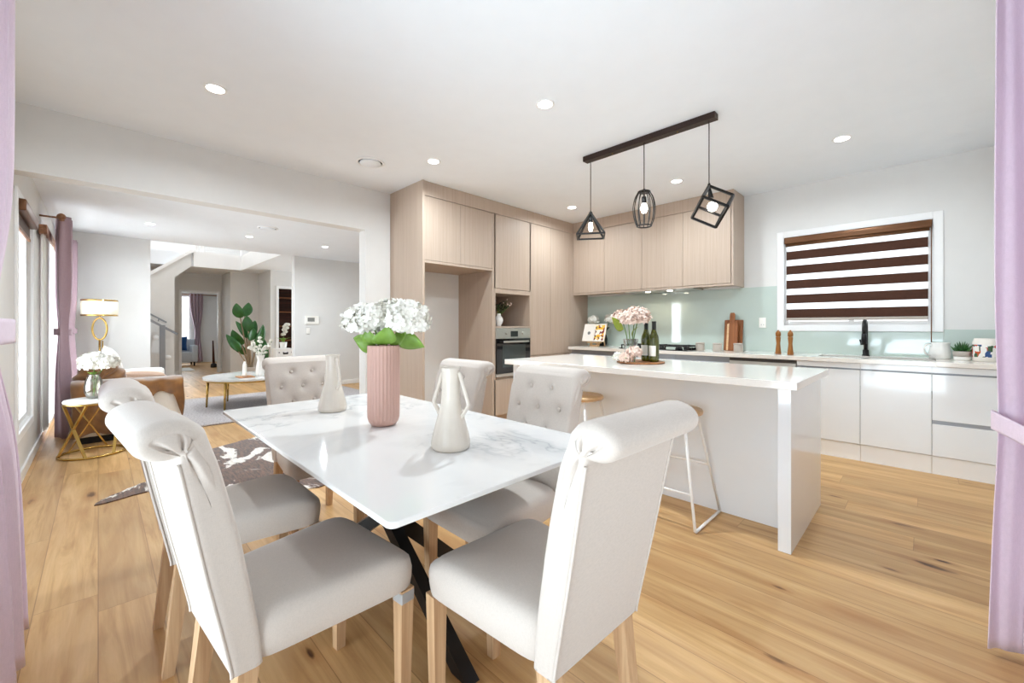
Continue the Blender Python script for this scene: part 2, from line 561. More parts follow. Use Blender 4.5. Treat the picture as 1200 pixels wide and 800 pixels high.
def wall(mb, axis, a0, a1, t0, t1, z0, z1, holes=()):
    """a straight wall running along axis with rectangular holes (b0, b1, c0, c1)"""
    def bx(p0, p1, q0, q1):
        if p1 - p0 < 1e-4 or q1 - q0 < 1e-4:
            return
        if axis == 'x':
            mb.box(p0, p1, t0, t1, q0, q1)
        else:
            mb.box(t0, t1, p0, p1, q0, q1)
    cur = a0
    for b0, b1, c0, c1 in sorted(holes):
        bx(cur, b0, z0, z1); bx(b0, b1, z0, c0); bx(b0, b1, c1, z1)
        cur = b1
    bx(cur, a1, z0, z1)
    return mb

struct(MB().box(-17.2, .7, -.7, 5.6, -.12, 0).build('floor', 'floor'))
struct(MB().box(XD - .15, XR + T, YL - T, YB + T, ZC, ZC + .1).build('ceiling', 'ceiling'))
mb = MB()
mb.box(-8.50, XD - .15, YL - T, 5.12, ZL, ZL + .3)                 # lounge
mb.box(-13.1, -11.55, YL - T, 5.12, ZL, ZL + .3)                   # hall beyond the stair void
mb.box(-11.55, -8.50, 2.42, 5.12, ZL, ZL + .3)
mb.box(-17.2, -13.1, YL - T, 5.12, ZL, ZL + .3)
struct(mb.build('ceiling_lounge', 'ceiling'))
struct(wall(MB(), 'x', -13.1, XR + T, YL - T, YL, 0, ZC + .1, [(-8.15, -6.5, .10, 2.3), (-5.56, -4.62, .40, 2.12), (-2.15, .30, .0, 2.3)]).build('wall_left', 'wall'))
struct(wall(MB(), 'x', XD - .15, XR + T, YB, YB + T, 0, ZC, [(-1.10, .045, 1.20, 2.15)]).build('wall_back', 'wall'))
struct(wall(MB(), 'y', YL, YB, XR, XR + T, 0, ZC, [(-.15, 2.15, 0, 2.3)]).build('wall_right', 'wall'))
struct(wall(MB(), 'y', YL, YB, XD - .15, XD, 0, ZC, [(YL, 2.07, 0, 2.24)]).build('wall_divider', 'wall'))
mb = wall(MB(), 'y', YL, 5.0, -8.57, -8.45, 0, ZL, [(.57, 2.63, 0, ZL)])
struct(mb.build('wall_lounge', 'wall'))
struct(wall(MB(), 'x', -11.0, XD - .15, 5.0, 5.12, 0, ZL, [(-10.7, -9.0, 0, 2.2)]).build('wall_lounge_end', 'wall'))  # hole at the hall end is added to let extra light in
mb = wall(MB(), 'y', YL, 5.0, -13.12, -13.0, 0, ZL, [(1.46, 2.20, 0, 2.04)])
mb.box(-13.0, -12.0, 2.28, 3.0, 0, ZL)
mb.box(-12.0, -10.97, 2.885, 3.0, 0, ZL)
wall(mb, 'y', 3.0, 5.0, -11.09, -10.97, 0, ZL, [(3.06, 3.75, 0, 2.1)])
mb.box(-11.9, -11.8, 3.0, 5.0, 0, ZL)
struct(mb.build('wall_hall', 'wall'))
mb = MB()                                                          # storey above the stair void
mb.box(-13.1, -13.0, YL - T, 3.3, ZL + .3, 5.2); mb.box(-8.5, -8.4, YL - T, 3.3, ZL + .3, 5.2)
mb.box(-13.1, -8.4, YL - T, YL, ZL + .3, 5.2); mb.box(-13.1, -8.4, 3.2, 3.3, ZL + .3, 5.2)
mb.box(-13.1, -8.4, YL - T, 3.3, 5.2, 5.3)
struct(mb.build('wall_upstairs', 'wall'))
mb = wall(MB(), 'y', .2, 3.7, -17.12, -17.0, 0, ZL, [(.9, 2.15, .35, 2.2)])
mb.box(-17.0, -13.12, .1, .2, 0, ZL); mb.box(-17.0, -13.12, 3.7, 3.8, 0, ZL)
struct(mb.build('wall_front_room', 'wall'))
# stair: sloping parapet wall with a white capping
mb = MB()
mb.prism([(YL, 0), (1.17, 0), (1.17, 2.25), (1.46, ZL), (1.46, ZL + .3), (1.40, 2.77), (.785, 2.267), (YL, 1.28)], -11.6, -11.5, 'yz')
struct(mb.build('wall_stair', 'wall'))
mb = MB()
mb.prism([(YL, 1.28), (.785, 2.267), (1.40, 2.77), (1.50, 2.83), (1.50, 2.90), (1.38, 2.83), (.785, 2.345), (YL, 1.36)], -11.64, -11.46, 'yz')
mb.box(-11.6, -11.5, 1.50, 2.44, ZL - .002, ZL + .34)              # edge of the landing
mb.box(-11.6, -8.5, 2.405, 2.425, ZL - .002, ZL + .34)
struct(mb.build('trim_stair', 'trim'))
# skirtings
mb = MB()
for a, b in ((-8.44, -2.3),):
    mb.box(a, b, YL, YL + .014, 0, .09, .003)
struct(mb.build('baseboard_left', 'trim'))
mb = MB()
mb.box(-8.45, -8.436, YL + .02, .57, 0, .09, .003); mb.box(-8.45, -8.436, 2.63, 4.99, 0, .09, .003)
struct(mb.build('baseboard_lounge', 'trim'))
mb = MB()
mb.box(XD, XD + .014, 2.08, 2.36, 0, .09, .003); mb.box(XD - .15, XD, 2.056, 2.07, 0, .09, .003)
struct(mb.build('baseboard_divider', 'trim'))
mb = MB()
for y0, y1 in ((YL + .02, 1.40), (2.26, 2.28)):
    mb.box(-13.0, -12.985, y0, y1, 0, .1)
mb.box(-12.0, -11.985, 2.28, 2.885, 0, .1); mb.box(-11.5, -11.485, YL + .02, 1.17, 0, .1)
mb.box(-10.97, -10.955, 3.8, 4.99, 0, .1)
struct(mb.build('baseboard_hall', 'trim'))
# doorways
def doorway(name, x, y0, y1, z1, w=.07, d=.12):
    mb = MB()
    mb.box(x - d - .01, x + .015, y0 - w, y0, 0, z1 + w, .004); mb.box(x - d - .01, x + .015, y1, y1 + w, 0, z1 + w, .004)
    mb.box(x - d - .01, x + .015, y0, y1, z1, z1 + w, .004)
    return struct(mb.build(name, 'trim'))
doorway('door_1', -13.0, 1.46, 2.20, 2.04, .055)
doorway('door_2', -10.97, 3.06, 3.75, 2.1, .06)
struct(MB().box(-8.574, -8.446, 2.615, 2.635, 0, ZL).build('trim_1', 'trim'))

# windows: frame, mullions and panes
def window(name, axis, a0, a1, t, z0, z1, sashes=1, fr=.05, depth=.06, mat='trim', arch=0, adir=1):
    """window in a wall along axis; t = centre of the frame; arch = width of the architrave boards, adir = the room side"""
    root = MB()
    def bx(mb, p0, p1, q0, q1, d0, d1, bev=.003):
        if axis == 'x':
            mb.box(p0, p1, d0, d1, q0, q1, bev)
        else:
            mb.box(d0, d1, p0, p1, q0, q1, bev)
    d0, d1 = t - depth / 2, t + depth / 2
    bx(root, a0, a0 + fr, z0, z1, d0, d1); bx(root, a1 - fr, a1, z0, z1, d0, d1)
    bx(root, a0 + fr, a1 - fr, z0, z0 + fr, d0, d1); bx(root, a0 + fr, a1 - fr, z1 - fr, z1, d0, d1)
    for i in range(1, sashes):
        c = a0 + (a1 - a0) * i / sashes
        bx(root, c - fr * .6, c + fr * .6, z0 + fr, z1 - fr, d0, d1)
    o = struct(root.build(name, mat))
    w = (a1 - a0) / sashes
    for i in range(sashes):
        g = MB()
        bx(g, a0 + w * i + fr * .6, a0 + w * (i + 1) - fr * .6, z0 + fr * .6, z1 - fr * .6, t - .003, t + .003, 0)
        g.build('window_pane', 'glass', o)
    if arch:
        g = MB(); f = t + adir * .06; e = f - adir * .018
        lo, hi = min(e, f), max(e, f)
        A = arch
        bx(g, a0 - A, a0, z0 - A, z1 + A, lo, hi); bx(g, a1, a1 + A, z0 - A, z1 + A, lo, hi)
        bx(g, a0, a1, z1, z1 + A, lo, hi); bx(g, a0, a1, z0 - A, z0, lo, hi)
        g.build('window_architrave', mat, o)
    return o
w1 = window('window_1', 'x', -1.10, .045, YB + .055, 1.20, 2.15, 2, .035, .05)
mb = MB(); A = .066
mb.box(-1.10 - A, -1.10, YB - .018, YB, 1.20 - A, 2.15 + A, .003); mb.box(.045, .045 + A, YB - .018, YB, 1.20 - A, 2.15 + A, .003)
mb.box(-1.10, .045, YB - .018, YB, 2.15, 2.15 + A, .003); mb.box(-1.10, .045, YB - .018, YB, 1.20 - A, 1.20, .003)
mb.build('window_architrave', 'trim', w1)
w2 = window('window_2', 'x', -5.56, -4.62, YL - .05, .40, 2.12, 1, .045, .06)
mb = MB(); A = .06
mb.box(-5.56 - A, -5.56, YL, YL + .016, .40 - A, 2.12 + A, .003); mb.box(-4.62, -4.62 + A, YL, YL + .016, .40 - A, 2.12 + A, .003)
mb.box(-5.56, -4.62, YL, YL + .016, 2.12, 2.12 + A, .003); mb.box(-5.56, -4.62, YL, YL + .016, .40 - A, .40, .003)
mb.build('window_architrave', 'trim', w2)
window('window_3', 'x', -8.15, -6.5, YL - .06, .10, 2.3, 2, .05)
window('window_4', 'x', -2.15, .30, YL - .06, .0, 2.3, 2, .06)
window('window_5', 'y', -.15, 2.15, XR + .06, .0, 2.3, 2, .06)
window('added_hall_window', 'x', -10.7, -9.0, 5.06, .0, 2.2, 2, .06)  # added, unseen window that admits the hall fill light
window('window_6', 'y', .9, 2.15, -17.06, .35, 2.2, 2, .05)

# downlights and vents
def downlight(x, y, z, label, r=.052, power=8):
    t = thing('ceiling_downlight', label, 'ceiling light', (x, y, z), 0, 'recessed ceiling downlights')
    MB().lathe([(r * .86, -.001), (r, -.004), (r * 1.22, -.004), (r * 1.25, 0.0)], seg=28).build('light_ring', 'trim', t)
    MB().lathe([(0, -.0045), (r * .92, -.0045)], seg=28).build('light_lens', 'lamp_glow', t)
    l = bpy.data.lights.new('downlight_lamp', 'AREA'); l.shape = 'DISK'; l.size = .09; l.energy = power; l.color = (.84, .94, 1); l.spread = math.radians(165)
    lo = bpy.data.objects.new('downlight_lamp', l); COL.objects.link(lo); lo.parent = t; lo.location = (0, 0, -.012)
    return t
for x, y, lab in ((-3.21, .53, 'round downlight alone in the ceiling over the lounge end of the dining table'),
                  (-3.2, 2.18, 'round downlight beside the ceiling vent in front of the tall cabinets'),
                  (-1.84, 2.16, 'round downlight in the open ceiling between table and island bench'),
                  (-3.19, 4.27, 'round downlight in the corner between tall and overhead cabinets'),
                  (-1.84, 4.27, 'round downlight seen between the pendant cage and the tilted cube'),
                  (-.48, 4.25, 'round downlight in the ceiling in front of the striped kitchen blind'),
                  ):
    downlight(x, y, ZC, lab, power=5.5 if y > 4 else (13 if x > -2 else 7.5))
for x, y, lab in ((-7.14, .48, 'small lounge downlight nearest the curtained window'),
                  (-7.11, 1.59, 'middle lounge downlight, just beyond the lounge ceiling vent'),
                  (-7.12, 2.69, 'small lounge downlight above the wall with the thermostat')):
    downlight(x, y, ZL, lab, .048)
def vent(x, y, z, r, label):
    t = thing('ceiling_vent', label, 'vent', (x, y, z), 0, 'round ceiling air vents')
    MB().lathe([(r, 0), (r * 1.02, -.006), (r * .93, -.014), (r * .86, -.010), (r * .84, 0)], seg=40).build('vent_ring', 'trim', t)
    MB().lathe([(0, -.020), (r * .72, -.020), (r * .76, -.012), (r * .70, 0)], seg=40).build('vent_plate', 'ceiling', t)
    MB().lathe([(r * .70, -.001), (r * .86, -.001)], seg=40).build('vent_slot', 'dark_gap', t)
vent(-3.63, 1.78, ZC, .125, 'round white air vent in the ceiling beside the tall cabinets')
vent(-6.32, 1.63, ZL, .125, 'round white air vent in the lower lounge ceiling')
# ================================================================ KITCHEN
XF = -3.68                                        # face of the tall cabinets
G = .0018                                         # half gap between doors
def xdoor(name, parent, y0, y1, z0, z1, mat='laminate', x=XF, th=.018):
    return MB().box(x - th, x, y0 + G, y1 - G, z0 + G, z1 - G, .0012).build(name, mat, parent)
def ydoor(name, parent, x0, x1, z0, z1, y, mat, th=.018):
    return MB().box(x0 + G, x1 - G, y, y + th, z0 + G, z1 - G, .0012).build(name, mat, parent)

# fridge alcove surround
t = thing('fridge_surround', 'tall timber-look surround with two doors above the empty fridge alcove', 'cabinet', (0, 0, 0))
MB().box(XD + .002, XF + .012, 2.365, 2.391, 0, 2.698, .001).build('side_panel', 'laminate', t)
MB().box(XD + .002, XF, 3.347, 3.374, 0, 2.545, .001).build('side_panel', 'laminate', t)
MB().box(XD + .002, XF - .019, 2.392, 3.346, 1.855, 2.545).build('carcass', 'laminate', t)
MB().box(XF - .06, XF, 2.392, 3.346, 1.848, 1.876, .001).build('rail', 'laminate', t)
xdoor('door', t, 2.392, 2.868, 1.877, 2.545); xdoor('door', t, 2.868, 3.346, 1.877, 2.545)
# oven tower
t = thing('oven_tower', 'tall timber-look cabinet with display niche, built-in oven and drawer', 'cabinet')
y0, y1 = 3.376, 4.028
mb = MB(); mb.box(XD + .002, XF, y0, y0 + .02, 0, 2.545); mb.box(XD + .002, XF, y1 - .02, y1, 0, 2.545)
mb.box(XD + .002, XF - .02, y0 + .02, y1 - .02, 1.60, 2.545); mb.box(XD + .002, XF, y0 + .02, y1 - .02, 1.166, 1.186); mb.box(XD + .002, XD + .02, y0 + .02, y1 - .02, 1.186, 1.6)
mb.box(XD + .002, XF - .02, y0 + .02, y1 - .02, .09, .56)
mb.build('carcass', 'laminate', t)
MB().box(XF - .04, XF, y0 + .02, y1 - .02, 1.588, 1.64, .001).build('rail', 'laminate', t)
xdoor('door', t, y0, y1, 1.645, 2.545)
xdoor('drawer', t, y0, y1, .10, .535)
MB().box(XD + .002, XF - .05, y0 + .02, y1 - .02, 0, .095).build('plinth', 'laminate', t)
# oven
t = thing('built_in_oven', 'stainless and black glass oven built into the tall cabinet below the niche', 'oven')
mb = MB(); mb.box(XD + .05, XF - .004, y0 + .024, y1 - .024, .565, 1.162); mb.build('body', 'steel', t)
MB().box(XF - .004, XF + .012, y0 + .024, y1 - .024, 1.036, 1.162, .002).build('control_panel', 'steel', t)
MB().box(XF + .0121, XF + .014, 3.645, 3.775, 1.055, 1.125, .001).build('display', 'black_glass', t)
for yy in (3.57, 3.86):
    mb = MB(); mb.tube([(XF + .012, yy, 1.098), (XF + .034, yy, 1.098)], .016, 16); mb.build('knob', 'steel', t)
d = MB().box(XF - .003, XF + .018, y0 + .024, y1 - .024, .605, 1.032, .003).build('oven_door', 'black_glass', t)
MB().box(XF + .0181, XF + .020, y0 + .12, y1 - .12, .68, .955, .001).build('oven_window', 'oven_window', d)
mb = MB(); mb.box(XF + .045, XF + .060, y0 + .11, y1 - .09, .982, 1.006, .004)
for yy in (y0 + .15, y1 - .13):
    mb.box(XF + .018, XF + .05, yy - .008, yy + .008, .986, 1.002)
mb.build('handle', 'steel', d)
MB().box(XF - .004, XF + .012, y0 + .024, y1 - .024, .566, .600, .002).build('trim_strip', 'steel', t)
# pantry
t = thing('pantry_cabinet', 'tall timber-look pantry with two long doors between oven and corner', 'cabinet')
MB().box(XD + .002, XF - .019, 4.03, YB - .002, .09, 2.545).build('carcass', 'laminate', t)
xdoor('door', t, 4.03, 4.435, .80, 2.545); xdoor('door', t, 4.435, 4.86, .80, 2.545)
xdoor('drawer', t, 4.03, 4.86, .10, .795)
MB().box(XF - .019, XF - .001, 4.862, YB - .002, 0.09, 2.545).build('filler_panel', 'laminate', t)
MB().box(XD + .002, XF - .05, 4.03, YB - .002, 0, .088).build('plinth', 'laminate', t)
t = thing('cabinet_fascia', 'long timber-look fascia between tall cabinet doors and ceiling', 'fascia panel')
MB().box(XD + .002, XF, 2.393, YB - .002, 2.549, 2.698, .001).build('fascia_board', 'laminate', t)
# overhead cabinets
YO = 4.95
X0, X1 = XF + .003, -1.50
ed = [-3.655, -3.147, -2.588, -2.059, -1.525]
for a, b, lab in ((0, 2, 'timber-look overhead cabinet with two doors next to the corner'), (2, 4, 'timber-look overhead cabinet with two doors at the open end of the run')):
    t = thing('overhead_cabinet', lab, 'cabinet', (0, 0, 0), 0, 'overhead kitchen cabinets')
    xa = ed[a] if a else X0 + .001
    xb = ed[b] if b < 4 else X1
    MB().box(xa + .001, xb - .001, YO + .019, YB - .002, 1.66, 2.545).build('carcass', 'laminate', t)
    for i in range(a, b):
        ydoor('door', t, ed[i], ed[i + 1], 1.665, 2.545, YO, 'laminate')
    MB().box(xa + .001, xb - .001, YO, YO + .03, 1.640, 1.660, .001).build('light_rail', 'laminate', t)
    if b == 4:
        MB().box(X1 - .02, X1 + .002, YO - .002, YB - .002, 1.638, 2.698, .001).build('side_panel', 'laminate', t)
    else:
        MB().box(X0, ed[0] - .001, YO + .003, YO + .018, 1.665, 2.545).build('filler_panel', 'laminate', t)
t = thing('cabinet_fascia', 'short timber-look fascia above the overhead cabinets', 'fascia panel')
MB().box(X0, X1 - .022, YO, YB - .002, 2.549, 2.698, .001).build('fascia_board', 'laminate', t)
# rangehood insert under the cabinets
t = thing('rangehood', 'slim white rangehood insert with two lamps under the overhead cabinets', 'rangehood')
MB().box(-2.85, -1.95, YO + .04, YB - .03, 1.632, 1.658, .003).build('hood_body', 'steel', t)
for xx in (-2.56, -2.27):
    MB().lathe([(0, -.003), (.03, -.003), (.033, 0)], (xx, YO + .12, 1.632), 20).build('hood_lamp', 'hood_glow', t)
    l = bpy.data.lights.new('hood_spot', 'SPOT'); l.energy = .9; l.color = (1, .82, .58); l.spot_size = 1.9; l.spot_blend = .7; l.shadow_soft_size = .03
    lo = bpy.data.objects.new('hood_spot', l); COL.objects.link(lo); lo.parent = t; lo.location = (xx, YO + .13, 1.615); lo.rotation_euler = (.35, 0, 0)
# splashback
t = thing('glass_splashback', 'pale aqua glass splashback along the kitchen back wall', 'splashback')
MB().box(XF + .002, -1.168, YB - .008, YB - .001, .9005, 1.632).build('glass_panel', 'splash', t)
MB().box(-1.166, .111, YB - .008, YB - .001, .9005, 1.132).build('glass_panel', 'splash', t)
MB().box(.113, XR - .002, YB - .008, YB - .001, .9005, 1.155).build('glass_panel', 'splash', t)
for xx, yl in ((-1.307, 'square white power outlet on the aqua splashback left of the window'),):
    o = thing('power_outlet', yl, 'outlet', (xx, YB - .008, 1.225))
    MB().box(-.036, .036, -.008, 0, -.058, .058, .003).build('face_plate', 'plastic_white', o)
    MB().box(-.012, .012, -.011, -.008, .01, .035, .001).build('switch', 'plastic_white', o)
    mb = MB()
    for q in (-.012, .012):
        mb.box(q - .002, q + .002, -.0086, -.008, -.03, -.016)
    mb.build('socket_slots', 'dark_gap', o)
# base cabinets along the back wall
YF = 4.72
def base_unit(x0, x1, label, fronts, group='white kitchen base cabinets'):
    t = thing('base_cabinet', label, 'cabinet', (0, 0, 0), 0, group)
    MB().box(x0 + .001, x1 - .001, YF + .02, YB - .012, .145, .80).build('carcass', 'lacquer', t)
    MB().box(x0 + .001, x1 - .001, YF + .045, YF + .06, .80, .858).build('finger_channel', 'channel', t)
    MB().box(x0 + .001, x1 - .001, YF + .02, YF + .036, 0, .143).build('plinth', 'trim', t)
    for nm, a, b, c, d in fronts:
        ydoor(nm, t, a, b, c, d, YF, 'lacquer')
    return t
base_unit(-3.57, -2.66, 'white drawer cabinet at the corner end of the back bench', [('drawer', -3.57, -2.66, .60, .798), ('drawer', -3.57, -2.66, .15, .595)])
base_unit(-2.66, -2.06, 'white drawer cabinet below the left half of the cooktop', [('drawer', -2.66, -2.06, .60, .798), ('drawer', -2.66, -2.06, .15, .595)])
base_unit(-2.06, -1.475, 'white drawer cabinet between cooktop and dishwasher', [('drawer', -2.06, -1.475, .60, .798), ('drawer', -2.06, -1.475, .15, .595)])
def base_unit2(x0, x1, label, fronts):
    t = thing('base_cabinet', label, 'cabinet', (0, 0, 0), 0, 'white kitchen base cabinets')
    MB().box(x0 + .001, x1 - .001, YF + .02, YB - .012, .145, .60).build('carcass', 'lacquer', t)
    MB().box(x0 + .001, x1 - .001, YF + .004, YF + .018, .812, .858).build('top_rail', 'lacquer', t)
    MB().box(x0 + .001, x1 - .001, YF + .03, YF + .04, .78, .82).build('finger_channel', 'channel', t)
    if fronts[0][0] == 'drawer':
        MB().box(x0 + .001, x1 - .001, YF + .010, YF + .019, .395, .44).build('finger_channel', 'channel', t)
    MB().box(x0 + .001, x1 - .001, YF + .02, YF + .036, 0, .143).build('plinth', 'trim', t)
    for nm, a, b, c, d in fronts:
        ydoor(nm, t, a, b, c, d, YF, 'lacquer')
    return t
base_unit2(-.872, -.407, 'white one-door cabinet left of the sink tap', [('door', -.872, -.407, .15, .800)])
base_unit2(-.407, .034, 'white one-door cabinet under the right end of the sink', [('door', -.407, .034, .15, .800)])
base_unit2(.034, XR - .003, 'white two-drawer cabinet beside the purple curtain', [('drawer', .034, XR - .003, .432, .800), ('drawer', .034, XR - .003, .15, .405)])
t = thing('dishwasher', 'dishwasher with dark recessed control strip between the white cabinets', 'dishwasher')
MB().box(-1.470, -.878, YF + .02, YB - .02, .145, .85).build('body', 'steel', t)
MB().box(-1.470, -.878, YF + .001, YF + .019, .755, .825, .002).build('control_strip', 'steel', t)
MB().box(-1.468, -.880, YF + .006, YF + .018, .827, .857).build('shadow_gap', 'dark_gap', t)
MB().box(-.99, -.95, YF - .0005, YF + .001, .775, .787).build('button', 'black_glass', t)
ydoor('door', t, -1.470, -.878, .15, .752, YF, 'lacquer')
MB().box(-1.470, -.878, YF + .02, YF + .036, 0, .143).build('plinth', 'trim', t)
# worktop with a cut-out for the sink
SX0, SX1, SY0, SY1 = -.74, .06, 4.83, 5.17
t = thing('kitchen_worktop', 'pale stone worktop along the kitchen back wall', 'worktop')
mb = MB()
mb.box(-3.575, SX0, YF - .025, YB - .001, .862, .90, .002); mb.box(SX1, XR - .003, YF - .025, YB - .001, .862, .90, .002)
mb.box(SX0, SX1, YF - .025, SY0, .862, .90); mb.box(SX0, SX1, SY1, YB - .001, .862, .90)
mb.build('stone_slab', 'quartz', t)
t = thing('kitchen_sink', 'undermount steel sink set into the worktop in front of the black tap', 'sink')
mb = MB(); e = .012; zb = .66
mb.box(SX0 - e, SX0, SY0 - e, SY1 + e, zb, .861); mb.box(SX1, SX1 + e, SY0 - e, SY1 + e, zb, .861)
mb.box(SX0, SX1, SY0 - e, SY0, zb, .861); mb.box(SX0, SX1, SY1, SY1 + e, zb, .861); mb.box(SX0, SX1, SY0, SY1, zb, zb + e)
mb.build('basin', 'steel', t)
MB().lathe([(0, .002), (.035, .002), (.04, 0)], (-.34, 5.0, zb + e), 20).build('drain', 'channel', t)
# tap
t = thing('kitchen_tap', 'matte black gooseneck tap standing behind the sink', 'tap', (-.41, 5.235, .90))
MB().lathe([(.030, 0), (.030, .008), (.024, .012), (.024, .055), (.020, .06)], seg=24).build('base', 'black_metal', t)
pts = [(0, 0, .05), (0, 0, .26)] + [(0, -.075 + .075 * math.cos(a), .26 + .075 * math.sin(a)) for a in [i * PI / 10 for i in range(1, 10)]] + [(0, -.15, .26), (0, -.15, .20)]
mb = MB(); mb.tube(pts, .0165, 14); mb.build('spout', 'black_metal', t)
mb = MB(); mb.tube([(0, -.15, .215), (0, -.15, .12)], [.019, .022], 14); mb.build('spray_head', 'black_metal', t)
mb = MB(); mb.tube([(-.012, -.004, .12), (-.038, -.012, .12)], .017, 12); mb.tube([(-.034, -.012, .12), (-.040, -.03, .155)], .006, 8); mb.build('lever', 'black_metal', t)
# cooktop
t = thing('gas_cooktop', 'black gas cooktop with cast iron trivets on the back worktop', 'cooktop', (-2.36, 4.98, .90))
MB().box(-.44, .44, -.24, .24, 0, .012, .004).build('glass_plate', 'black_glass', t)
for bx_, by_, br in ((-.29, .11, .042), (-.29, -.11, .034), (0, .02, .055), (.29, .11, .034), (.29, -.11, .042)):
    b = MB().lathe([(br, .012), (br, .026), (br * .75, .028), (br * .75, .036), (0, .038)], (bx_, by_, 0), 20).build('burner', 'iron', t)
for cx in (-.29, 0, .29):
    mb = MB()
    for dy in (-.2, .2):
        mb.beam((cx - .13, dy, .048), (cx + .13, dy, .048), .012, .012)
    for dx in (-.13, .13):
        mb.beam((cx + dx, -.2, .048), (cx + dx, .2, .048), .012, .012)
        for dy in (-.19, .19):
            mb.beam((cx + dx, dy, .0121), (cx + dx, dy, .05), .012, .012)
    for dy in (-.1, .1):
        mb.beam((cx - .13, dy, .052), (cx - .035, dy, .052), .01, .012); mb.beam((cx + .035, dy, .052), (cx + .13, dy, .052), .01, .012)
    mb.beam((cx, -.2, .052), (cx, -.04, .052), .01, .012); mb.beam((cx, .04, .052), (cx, .2, .052), .01, .012)
    mb.build('trivet', 'iron', t)
for k in range(5):
    MB().lathe([(.017, .012), (.015, .034), (0, .035)], (.41, -.16 + .08 * k, 0), 14).build('knob', 'black_metal', t)
# striped blind
t = thing('zebra_blind', 'brown and white striped blind drawn over the kitchen window', 'blind', (-.53, YB - .04, 0))
mb = MB(); mb.box(-.565, .57, -.004, .05, 2.075, 2.148, .012, 3); mb.build('headrail', 'bronze', t)
mb = MB(); mb.tube([(-.55, .012, 2.062), (.555, .012, 2.062)], .016, 14); mb.build('roller', 'bronze', t)
z = 2.058
h_l, h_d = .064, .0925
k = 0
while k < 5:
    MB().box(-.545, .545, .018, .0195, z - h_l, z).build('sheer_band', 'blind_sheer', t)
    z -= h_l
    MB().box(-.545, .545, .017, .020, z - h_d, z).build('solid_band', 'blind_brown', t)
    z -= h_d; k += 1
MB().box(-.545, .545, .008, .028, z - .028, z - .0005, .004).build('bottom_rail', 'clay', t)
mb = MB(); mb.tube(catmull([(.565, -.008, 2.10), (.565, -.008, 1.2), (.568, -.010, 1.02), (.585, -.012, .94), (.61, -.012, .925)], 6), .004, 8)
mb.build('pull_chain', 'bronze', t)
# small things on the back worktop
def mill(x, y, label):
    t = thing('pepper_mill', label, 'pepper mill', (x, y, .90), 0, 'turned timber mills')
    MB().lathe([(.026, 0), (.027, .01), (.022, .06), (.017, .11), (.021, .15), (.023, .17), (.019, .178)], seg=24).build('body', 'mill_wood', t)
    MB().lathe([(.019, .179), (.024, .19), (.024, .215), (.016, .232), (.008, .236), (.009, .244), (0, .248)], seg=24).build('cap', 'mill_wood', t)
mill(-1.07, 4.93, 'turned wooden mill nearer the power outlet')
mill(-.955, 4.88, 'turned wooden mill nearer the black tap')
def leaning(o, x, y, deg):
    o.location = (x, y, .9005); o.rotation_euler.x = math.radians(deg)
t = thing('chopping_board', 'dark rectangular chopping board leaning on the splashback', 'chopping board')
MB().box(-.10, .10, -.022, -.002, 0, .36, .006, 2).build('board_body', 'board_wood', t)
leaning(t, -1.60, 5.27, -7)
t = thing('chopping_board', 'narrow paddle board with long handle in front of the rectangular board', 'chopping board')
poly = [(-.065, 0), (.065, 0), (.065, .30), (.055, .335), (.028, .35), (.026, .43), (.018, .445), (-.018, .445), (-.026, .43), (-.028, .35), (-.055, .335), (-.065, .30)]
MB().prism(poly, -.020, -.002, 'xz').build('board_body', 'board_wood', t)
MB().prism([(-.05, .002), (-.03, .002), (-.03, .32), (-.05, .31)], -.0206, -.0199, 'xz').build('inlay', 'seat_wood', t)
leaning(t, -1.60, 5.205, -8)
for (x, y), lab in zip(((-1.875, 5.0), (-1.66, 4.93), (-1.47, 5.02)), ('small pale lidded canister nearest the cooktop', 'small pale lidded canister in front of the chopping boards', 'small pale lidded canister right of the chopping boards')):
    t = thing('canister', lab, 'canister', (x, y, .90), 0, 'three pale canisters')
    MB().lathe([(.043, 0), (.047, .006), (.047, .072), (.043, .078)], seg=28).build('jar_body', 'clay', t)
    MB().lathe([(.049, .0785), (.049, .092), (.045, .096), (0, .097)], seg=28).build('lid', 'clay', t)
t = thing('milk_jug', 'plain white ceramic jug with loop handle beside the succulent', 'jug', (.085, 5.20, .90), math.radians(25))
t.scale = (.86, .86, .95)
MB().lathe([(.070, 0), (.078, .008), (.080, .05), (.072, .10), (.062, .135), (.065, .150), (.060, .150), (.056, .135), (.066, .1), (.072, .05), (.06, .01), (0, .008)], seg=32, rf=lambda r, z, a: r * (1 + (.30 * max(0, math.cos(a)) ** 8 if z > .125 else 0))).build('jug_body', 'white_ceramic', t)
mb = MB(); mb.tube(catmull([(-.060, 0, .125), (-.10, 0, .13), (-.125, 0, .09), (-.11, 0, .045), (-.075, 0, .03)], 6), .007, 10); mb.build('handle', 'white_ceramic', t)
t = thing('potted_succulent', 'spiky green succulent in a small two-tone pot', 'pot plant', (.215, 5.12, .90))
MB().lathe([(.045, 0), (.050, .004), (.052, .03)], seg=28).build('pot_base', 'white_ceramic', t)
MB().lathe([(.053, .0305), (.056, .075), (.052, .075), (.048, .06), (0, .06)], seg=28).build('pot', 'clay', t)
mb = MB()
for k in range(22):
    a = k * 2.4; r = .008 + .030 * (k / 22); hh = .10 - .055 * (k / 22)
    tip = (r * 2.2 * math.cos(a), r * 2.2 * math.sin(a), .06 + hh)
    mb.tube([(r * .6 * math.cos(a), r * .6 * math.sin(a), .058), (r * 1.5 * math.cos(a), r * 1.5 * math.sin(a), .06 + hh * .5), tip], [.007, .008, .001], 6)
mb.build('leaves', 'leaf_dark', t)
t = thing('ceramic_jug', 'tall white jug printed with red, blue and green blocks', 'jug', (.350, 5.085, .90), math.radians(-10))
